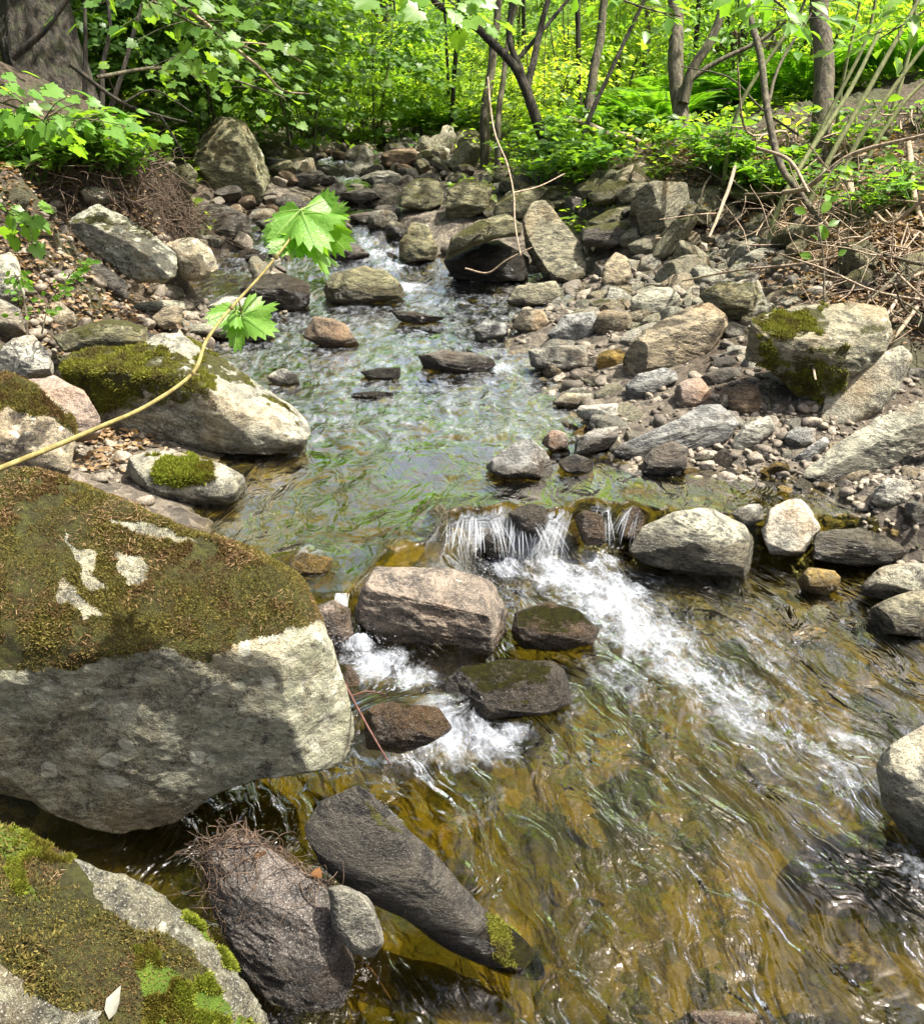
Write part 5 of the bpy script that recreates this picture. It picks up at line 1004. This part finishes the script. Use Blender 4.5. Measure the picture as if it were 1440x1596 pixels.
# sticks strewn on the right bank
SK = []
for k in range(6):
    r_ = np.random.RandomState(k+40); L = 1.; P = smooth_path([(0, 0, 0), (.33, r_.normal()*.06, r_.normal()*.05), (.66, r_.normal()*.1, r_.normal()*.06), (1, r_.normal()*.12, r_.normal()*.08)], 5)
    g = Geo(); g.add(*tube(P, [.011, .009, .005], 6, .15, k)); g.add(*tube(smooth_path([P[8], P[8]+(.1, .06, .03), P[8]+(.22, .16, .05)], 3), [.005, .002], 4)); SK.append(g.mesh('dead_stick', M['dead_wood' if k % 3 else 'bark']))
for h in px_cloud([(1090,240),(1280,210),(1440,180),(1440,530),(1400,500),(1300,430),(1200,370),(1120,330)], 120, 21):
    o = link('dead_stick', rng.choice(SK), None, h+np.array((0, 0, .03+.08*rng.random()))); s = rng.uniform(.3, 1.0); o.scale = (s, s*.9, s*.9)
    o.rotation_euler = (rng.uniform(0, 6.28), rng.gauss(.35, .45), rng.gauss(-1.9, .8)); tag(o, 'dead stick in the heap strewn over the right bank', 'stick', 'dead sticks strewn over the right bank')
def roots(label, poly, n, L, r, mat, seed, down=.6, toward=(0, -.4, 0), name='fine_roots'):
    rs = np.random.RandomState(seed); g = Geo(); H = px_cloud(poly, max(n//3, 10), seed)
    for i in range(n):
        p = H[rs.randint(len(H))]+rs.normal(size=3)*.03+np.array(toward)*.12; d = rs.normal(size=3); d[2] = -abs(d[2])*down-.1; d /= np.linalg.norm(d); P = [p]
        for _ in range(4):
            d = d+rs.normal(size=3)*.55; d[2] -= .12*down; d /= np.linalg.norm(d); P.append(P[-1]+d*L*rs.uniform(.12, .3))
        P = smooth_path(P, 3); gz_ = terrain(P[:, 0], P[:, 1], False); P[:, 2] = np.maximum(P[:, 2], gz_+.004)
        g.add(*tube(P, [r*rs.uniform(.5, 1.3), r*.3], 4))
    return tag(link(name, g.mesh(name, M[mat])), label, 'roots', kind='stuff')
roots('tangle of bare brown roots hanging from the left bank', [(140,235),(200,220),(290,300),(300,360),(250,370),(160,300),(60,260)], 460, .5, .0038, 'root', 4, .7)
roots('curtain of dead stems and roots hanging from the right bank', [(1150,300),(1300,300),(1420,380),(1440,480),(1390,500),(1290,430),(1200,390)], 380, .6, .005, 'dead_wood', 6, .9)
# hair roots round the dark rock under the huge boulder, laid over that rock's skin
rr = by_label('dark rounded boulder wrapped'); Pv = verts(rr)+np.array(rr.location); pxv = to_px(Pv); nv = Pv-np.array(rr.location); vis = (nv @ (CAM-np.array(rr.location)) > 0) & inpoly(pxv, [(280,1270),(420,1230),(500,1290),(520,1390),(480,1370),(420,1320),(360,1340),(330,1440)])
S0 = Pv[vis]; rs = np.random.RandomState(2); g = Geo()
for i in range(170):
    p = S0[rs.randint(len(S0))]; P = [p]; d = rs.normal(size=3)
    for _ in range(5):
        d = d+rs.normal(size=3)*.8; d[2] -= .3; d /= np.linalg.norm(d); q = P[-1]+d*.035; j = np.argmin(((Pv-q)**2).sum(1)) if rs.rand() < .75 else None
        if j is not None: q = Pv[j]+nv[j]/np.linalg.norm(nv[j])*rs.uniform(.003, .02)
        P.append(q)
    g.add(*tube(smooth_path(P, 3), [.0010*rs.uniform(.5, 1.5), .0004], 4))
tag(link('hair_roots', g.mesh('hair_roots', M['root'])), 'matted reddish hair roots on the dark boulder under the huge mossy one', 'roots', kind='stuff')
# ------------------------------------------------------------------ near leaves
def vine_leaf_template():
    n = 64; V = [(0, .0, 0)]; th = np.linspace(-165, 165, n)
    def rad(a):
        b = 0
        for c, h, w_ in ((0, 1., 42), (-55, .82, 38), (55, .82, 38), (-115, .68, 44), (115, .68, 44)): b = max(b, h*math.exp(-((a-c)/w_)**2*.75))
        return b
    rings = (.35, .7, 1.)
    for q in rings:
        for i, a in enumerate(th):
            r_ = rad(a)*q*(1+(.09*(1 if i % 2 else -1) if q == 1 else 0)); x = math.sin(R(a))*r_; y = math.cos(R(a))*r_
            V.append((x*.62, y*.62, .06*math.sin(R(a)*5)*q-.22*(x*x+y*y)*.4-.05*abs(x)))
    F = [[0, 1+i, 2+i] for i in range(n-1)]
    for k in range(2):
        o = 1+k*n; F += [[o+i, o+n+i, o+n+i+1] for i in range(n-1)]+[[o+i, o+n+i+1, o+i+1] for i in range(n-1)]
    return np.array(V), F
VL = vine_leaf_template()
M['vein'] = leaf_material('leaf_vein', (.24, .38, .10), (.30, .44, .14), .2)
m, t, out = newmat('vine_leaf'); tc = N(t, 'ShaderNodeTexCoord').outputs['Object']; oi = N(t, 'ShaderNodeObjectInfo')
vn_ = N(t, 'ShaderNodeTexVoronoi', {'Vector': tc, 'Scale': 150.}, feature='DISTANCE_TO_EDGE').outputs[0]
c = mixc(t, mr(t, noise(t, tc, 45, 5, .6).outputs[0], .35, .65), (.13, .29, .035), (.20, .38, .06))
d = N(t, 'ShaderNodeBsdfPrincipled', {'Base Color': c, 'Roughness': .42, 'Normal': N(t, 'ShaderNodeBump', {'Strength': .6, 'Distance': .002, 'Height': vn_}).outputs[0]}); tr = N(t, 'ShaderNodeBsdfTranslucent', {'Color': mixc(t, 1., c, (1.7, 1.7, .6), 'MULTIPLY')})
t.links.new(N(t, 'ShaderNodeMixShader', {0: .5, 1: d.outputs[0], 2: tr.outputs[0]}).outputs[0], out.inputs[0]); M['vine_leaf'] = m
SP_ = [(-90,765),(0,730),(75,700),(150,668),(230,632),(300,582),(322,530),(360,480),(410,425),(455,368),(472,338)]
base = CAM+ray(-90,765)*1.05; root = bpy.data.objects.new('grapevine_shoot', None); col.objects.link(root); root.location = base
tag(root, 'young grapevine shoot with toothed leaves reaching over the stream from the left edge', 'vine')
P = pxpath(SP_, 1.05, 1.38, 5); g = Geo(); g.add(*tube(P, [.0040, .0036, .0030, .0025, .0020, .0014], 8, .06))
for k in (25, 35, 42): q = P[k]; g.add(*tube(np.array([q-(0, 0, .003), q, q+(.002, 0, .004)]), [.0032, .0044, .0026], 7))
link('stem', g.mesh('stem', M['vine_stem'], off=base), root)
def vleaf(u, v, D, tu, tv, tD, size, nrm, k):
    """leaf whose stalk meets the blade at (u,v) and whose tip is at (tu,tv)"""
    p = CAM+ray(u, v)*D; q = CAM+ray(tu, tv)*tD; L = np.linalg.norm(q-p); a_, b_, c_ = frames((q-p)[None], np.array([nrm], float)); V, F = stamp(VL[0], VL[1], np.zeros((1, 3)), a_, b_, c_, np.array([L/.80]))
    o = link('leaf', mesh('leaf', V, F, M['vine_leaf']), root, p-base); 
    j = P[np.argmin(((P-p)**2).sum(1))]; gg = Geo(); gg.add(*tube(smooth_path([j, (j+p)/2+(0, 0, .01), p], 4), [.0014, .0011], 5)); pp = link('petiole', gg.mesh('petiole', M['vine_stem'], off=p), o)
    gv_ = Geo(); s_ = L/.80
    for an in (0, -55, 55, -115, 115):
        rr_ = {0: .95, 55: .78, 115: .6}[abs(an)]*np.linspace(0, 1, 7); X_ = np.sin(R(an))*rr_; Y_ = np.cos(R(an))*rr_; q_ = np.stack([X_*.62, Y_*.62, -.088*rr_**2-.05*np.abs(X_)+.03], 1)*s_
        gv_.add(*tube(q_[:, 0:1]*a_+q_[:, 1:2]*b_+q_[:, 2:3]*c_, [.0009, .0003], 4))
    link('veins', gv_.mesh('veins', M['vein']), o); return o
vleaf(470,330,1.37, 500,392,1.30, 1, (.1,-.75,.6), 0)
vleaf(500,345,1.40, 545,402,1.36, 1, (-.75,-.5,.35), 1)
vleaf(462,372,1.36, 408,388,1.32, 1, (.1,-.6,.8), 2)
vleaf(480,378,1.38, 522,432,1.34, 1, (.8,-.5,.4), 3)
vleaf(368,485,1.32, 310,498,1.28, 1, (.0,-.5,.85), 4)
vleaf(378,492,1.32, 428,524,1.27, 1, (.1,-.8,.55), 5)
vleaf(452,352,1.40, 395,348,1.44, 1, (.1,-.5,.85), 6)
def spray(name, label, pts, D0, D1, w_, n, sprd, ls, matl, tmpl, seed, nrm=(0, -.35, .9), group=None):
    P = pxpath(pts, D0, D1, 5); base = P[0]; r_ = np.random.RandomState(seed); root = bpy.data.objects.new(name, None); col.objects.link(root); root.location = base; tag(root, label, 'branch', group)
    g = Geo(); g.add(*tube(P, [w_*.5*D0/FPX, w_*.2*D0/FPX], 6)); lf = Geo(); k = r_.randint(len(P)//4, len(P), n); off = r_.normal(size=(n, 3))*sprd*np.array((1, .8, .35)); pos = P[k]+off
    for i in range(0, n, 3): g.add(*tube(smooth_path([P[k[i]], P[k[i]]+off[i]*.5+(0, 0, .01), pos[i]], 3), [.0022, .001], 4))
    D = off*np.array((1, 1, .2))+np.gradient(P, axis=0)[k]*1.5+np.array((0, 0, -.03)); leaves(lf, tmpl, pos, D, np.array(nrm)+r_.normal(size=(n, 3))*.28, ls*r_.uniform(.65, 1.2, n))
    link('twig', g.mesh('twig', M['bark'], off=base), root); link('foliage', lf.mesh('foliage', M[matl], off=base), root); return root
spray('leafy_branch', 'bright maple branch hanging in at the left edge before the old tree', [(-160,120),(-60,140),(20,165),(80,190),(128,200)], 2.3, 2.5, 6, 90, .095, .058, 'leaf_near', MAPLE, 5)
spray('leafy_branch', 'small maple sprig at the left edge above the pale green lichen boulder', [(-120,300),(-40,315),(10,330),(45,352)], 2.5, 2.6, 4, 22, .05, .055, 'leaf_near', MAPLE, 6)
spray('leafy_branch', 'green leaves hanging from the top edge just right of the bare grey twig', [(600,-80),(650,-30),(700,0),(730,30)], 3.6, 3.6, 5, 30, .09, .10, 'leaf_near', MAPLE, 7)
spray('leafy_branch', 'bright leafy branch hanging from the top edge above the broad pale grey trunk', [(1110,-90),(1170,-30),(1220,10),(1250,40)], 3.8, 3.8, 6, 50, .12, .10, 'leaf_near', OVAL, 8)
spray('leafy_branch', 'leafy twig drooping from the top edge over the sunlit gap', [(860,-70),(930,-20),(1000,10),(1060,25)], 4.4, 4.4, 5, 46, .13, .09, 'leaf_near', OVAL, 9)
spray('leafy_branch', 'leafy branch reaching in at the top right corner', [(1560,-60),(1480,-10),(1420,30),(1370,60)], 3.8, 3.9, 6, 60, .14, .09, 'leaf_near', OVAL, 10)
spray('leafy_branch', 'shaded branch sweeping down at the top left beside the old tree', [(120,-80),(220,-10),(310,40),(400,80)], 4.0, 4.3, 7, 120, .20, .08, 'leaf_mid', MAPLE, 11)
spray('leafy_branch', 'low shaded branch spreading over the towering dark boulder', [(150,120),(250,105),(350,120),(440,150)], 5.2, 6.2, 7, 90, .20, .075, 'leaf_mid', MAPLE, 12)
spray('climbing_vine', 'thin vine with heart shaped leaves climbing in front of the hanging roots', [(1285,470),(1283,400),(1275,330),(1300,260),(1350,240)], 4.3, 4.6, 4, 22, .05, .075, 'leaf_near', OVAL, 13, (0, -.9, .5))
spray('fern_sprig', 'light green upright fern sprig beside the tan slab on the left', [(65,520),(75,480),(95,445),(128,408)], 3.4, 3.4, 3, 60, .018, .03, 'leaf_near', OVAL, 14, (0, -.9, .3))
spray('fern_sprig', 'shorter light green fern sprig left of the upright one', [(42,520),(40,480),(30,440),(22,425)], 3.4, 3.4, 3, 50, .018, .03, 'leaf_near', OVAL, 15, (0, -.9, .3))
stem_tree('dead_twig', 'thin dark red twig propped against the right side of the huge mossy boulder', 'twig', [([(522,1035),(548,1085),(580,1145),(608,1192)], 2.0, 1.83, (5,4,3)), ([(548,1085),(572,1078),(600,1082)], 1.95, 1.95, (3,2))], 'twig_red', sides=6)
stem_tree('dead_twig', 'brown twig floating below the grey speckled egg shaped stone', 'twig', [([(535,1490),(575,1510),(610,1560)], 1.72, 1.6, (5,4,2)), ([(575,1510),(590,1490)], 1.7, 1.7, (3,2))], 'twig_red', sides=6)
def single_leaf(label, u, v, D, d, nrm, s, matn, name='dead_leaf'):
    a_, b_, c_ = frames(np.array([d], float), np.array([nrm], float)); V, F = stamp(MAPLE[0] if name == 'dead_leaf' else OVAL[0], MAPLE[1] if name == 'dead_leaf' else OVAL[1], np.zeros((1, 3)), a_, b_, c_, np.array([s])); p = CAM+ray(u, v)*D
    return tag(link(name, mesh(name, V, F, matn), None, p), label, 'leaf')
def surf(o, u, v):
    P_ = verts(o)+np.array(o.location); px = to_px(P_); dd = np.hypot(px[:, 0]-u, px[:, 1]-v); k = np.where(dd < max(12, dd.min()+2))[0]; return float(((P_[k]-CAM) @ CF).min())-.008
mo, t, out = newmat('orange_leaf'); t.links.new(N(t, 'ShaderNodeBsdfPrincipled', {'Base Color': mixc(t, noise(t, N(t, 'ShaderNodeTexCoord').outputs['Object'], 60, 4).outputs[0], (.14, .06, .02), (.42, .21, .08)), 'Roughness': .6}).outputs[0], out.inputs[0])
mg, t, out = newmat('bleached_leaf'); t.links.new(N(t, 'ShaderNodeBsdfPrincipled', {'Base Color': mixc(t, noise(t, N(t, 'ShaderNodeTexCoord').outputs['Object'], 90, 4).outputs[0], (.20, .19, .14), (.42, .40, .32)), 'Roughness': .7}).outputs[0], out.inputs[0])
single_leaf('curled orange dead leaf caught in the hair roots', 400, 1330, surf(rr, 400, 1325), (.3, .2, -.9), (.4, -.8, .3), .030, mo)
single_leaf('small orange dead leaf at the right end of the hair roots', 490, 1370, surf(rr, 485, 1370)-.01, (.3, .1, .6), (.2, -.9, .3), .022, mo)
single_leaf('bleached curled leaf lying on the near boulder', 170, 1590, surf(near, 175, 1570), (.15, .6, .6), (-.3, -.5, .7), .040, mg, 'bleached_leaf')
# needles and crumbs on the two mossy boulders
def crumbs(o, n, ln, seed, label):
    P = verts(o); rs = np.random.RandomState(seed); Fv = np.empty(len(P)*3, np.float32); o.data.vertices.foreach_get('normal', Fv); nn = Fv.reshape(-1, 3).astype(float); ok = np.where((nn[:, 2] > .35) & (avals(o, 'mossv') > 0))[0]
    k = rs.choice(ok, n); cl = fbm(P[k]*6, 3, 8); k = k[cl > -.1]; n = len(k); D = np.cross(nn[k], rs.normal(size=(n, 3))); T = np.array([(-.5, 0, 0), (.5, 0, 0), (.35, 1, .3), (-.2, 1, .2)])*np.array((.12, 1, 1))
    a_, b_, c_ = frames(D, nn[k]); V, F = stamp(T, [[0, 1, 2], [0, 2, 3]], P[k]+nn[k]*.006, a_, b_, c_, ln*rs.uniform(.4, 1.4, n)); q = link('debris', mesh('debris', V, F, M['litter'])); q.location = o.location; return tag(q, label, 'debris', kind='stuff')
crumbs(big, 5000, .008, 1, 'brown needles and crumbs lying on the huge mossy boulder'); crumbs(near, 5000, .007, 2, 'brown needles and crumbs lying on the near boulder')
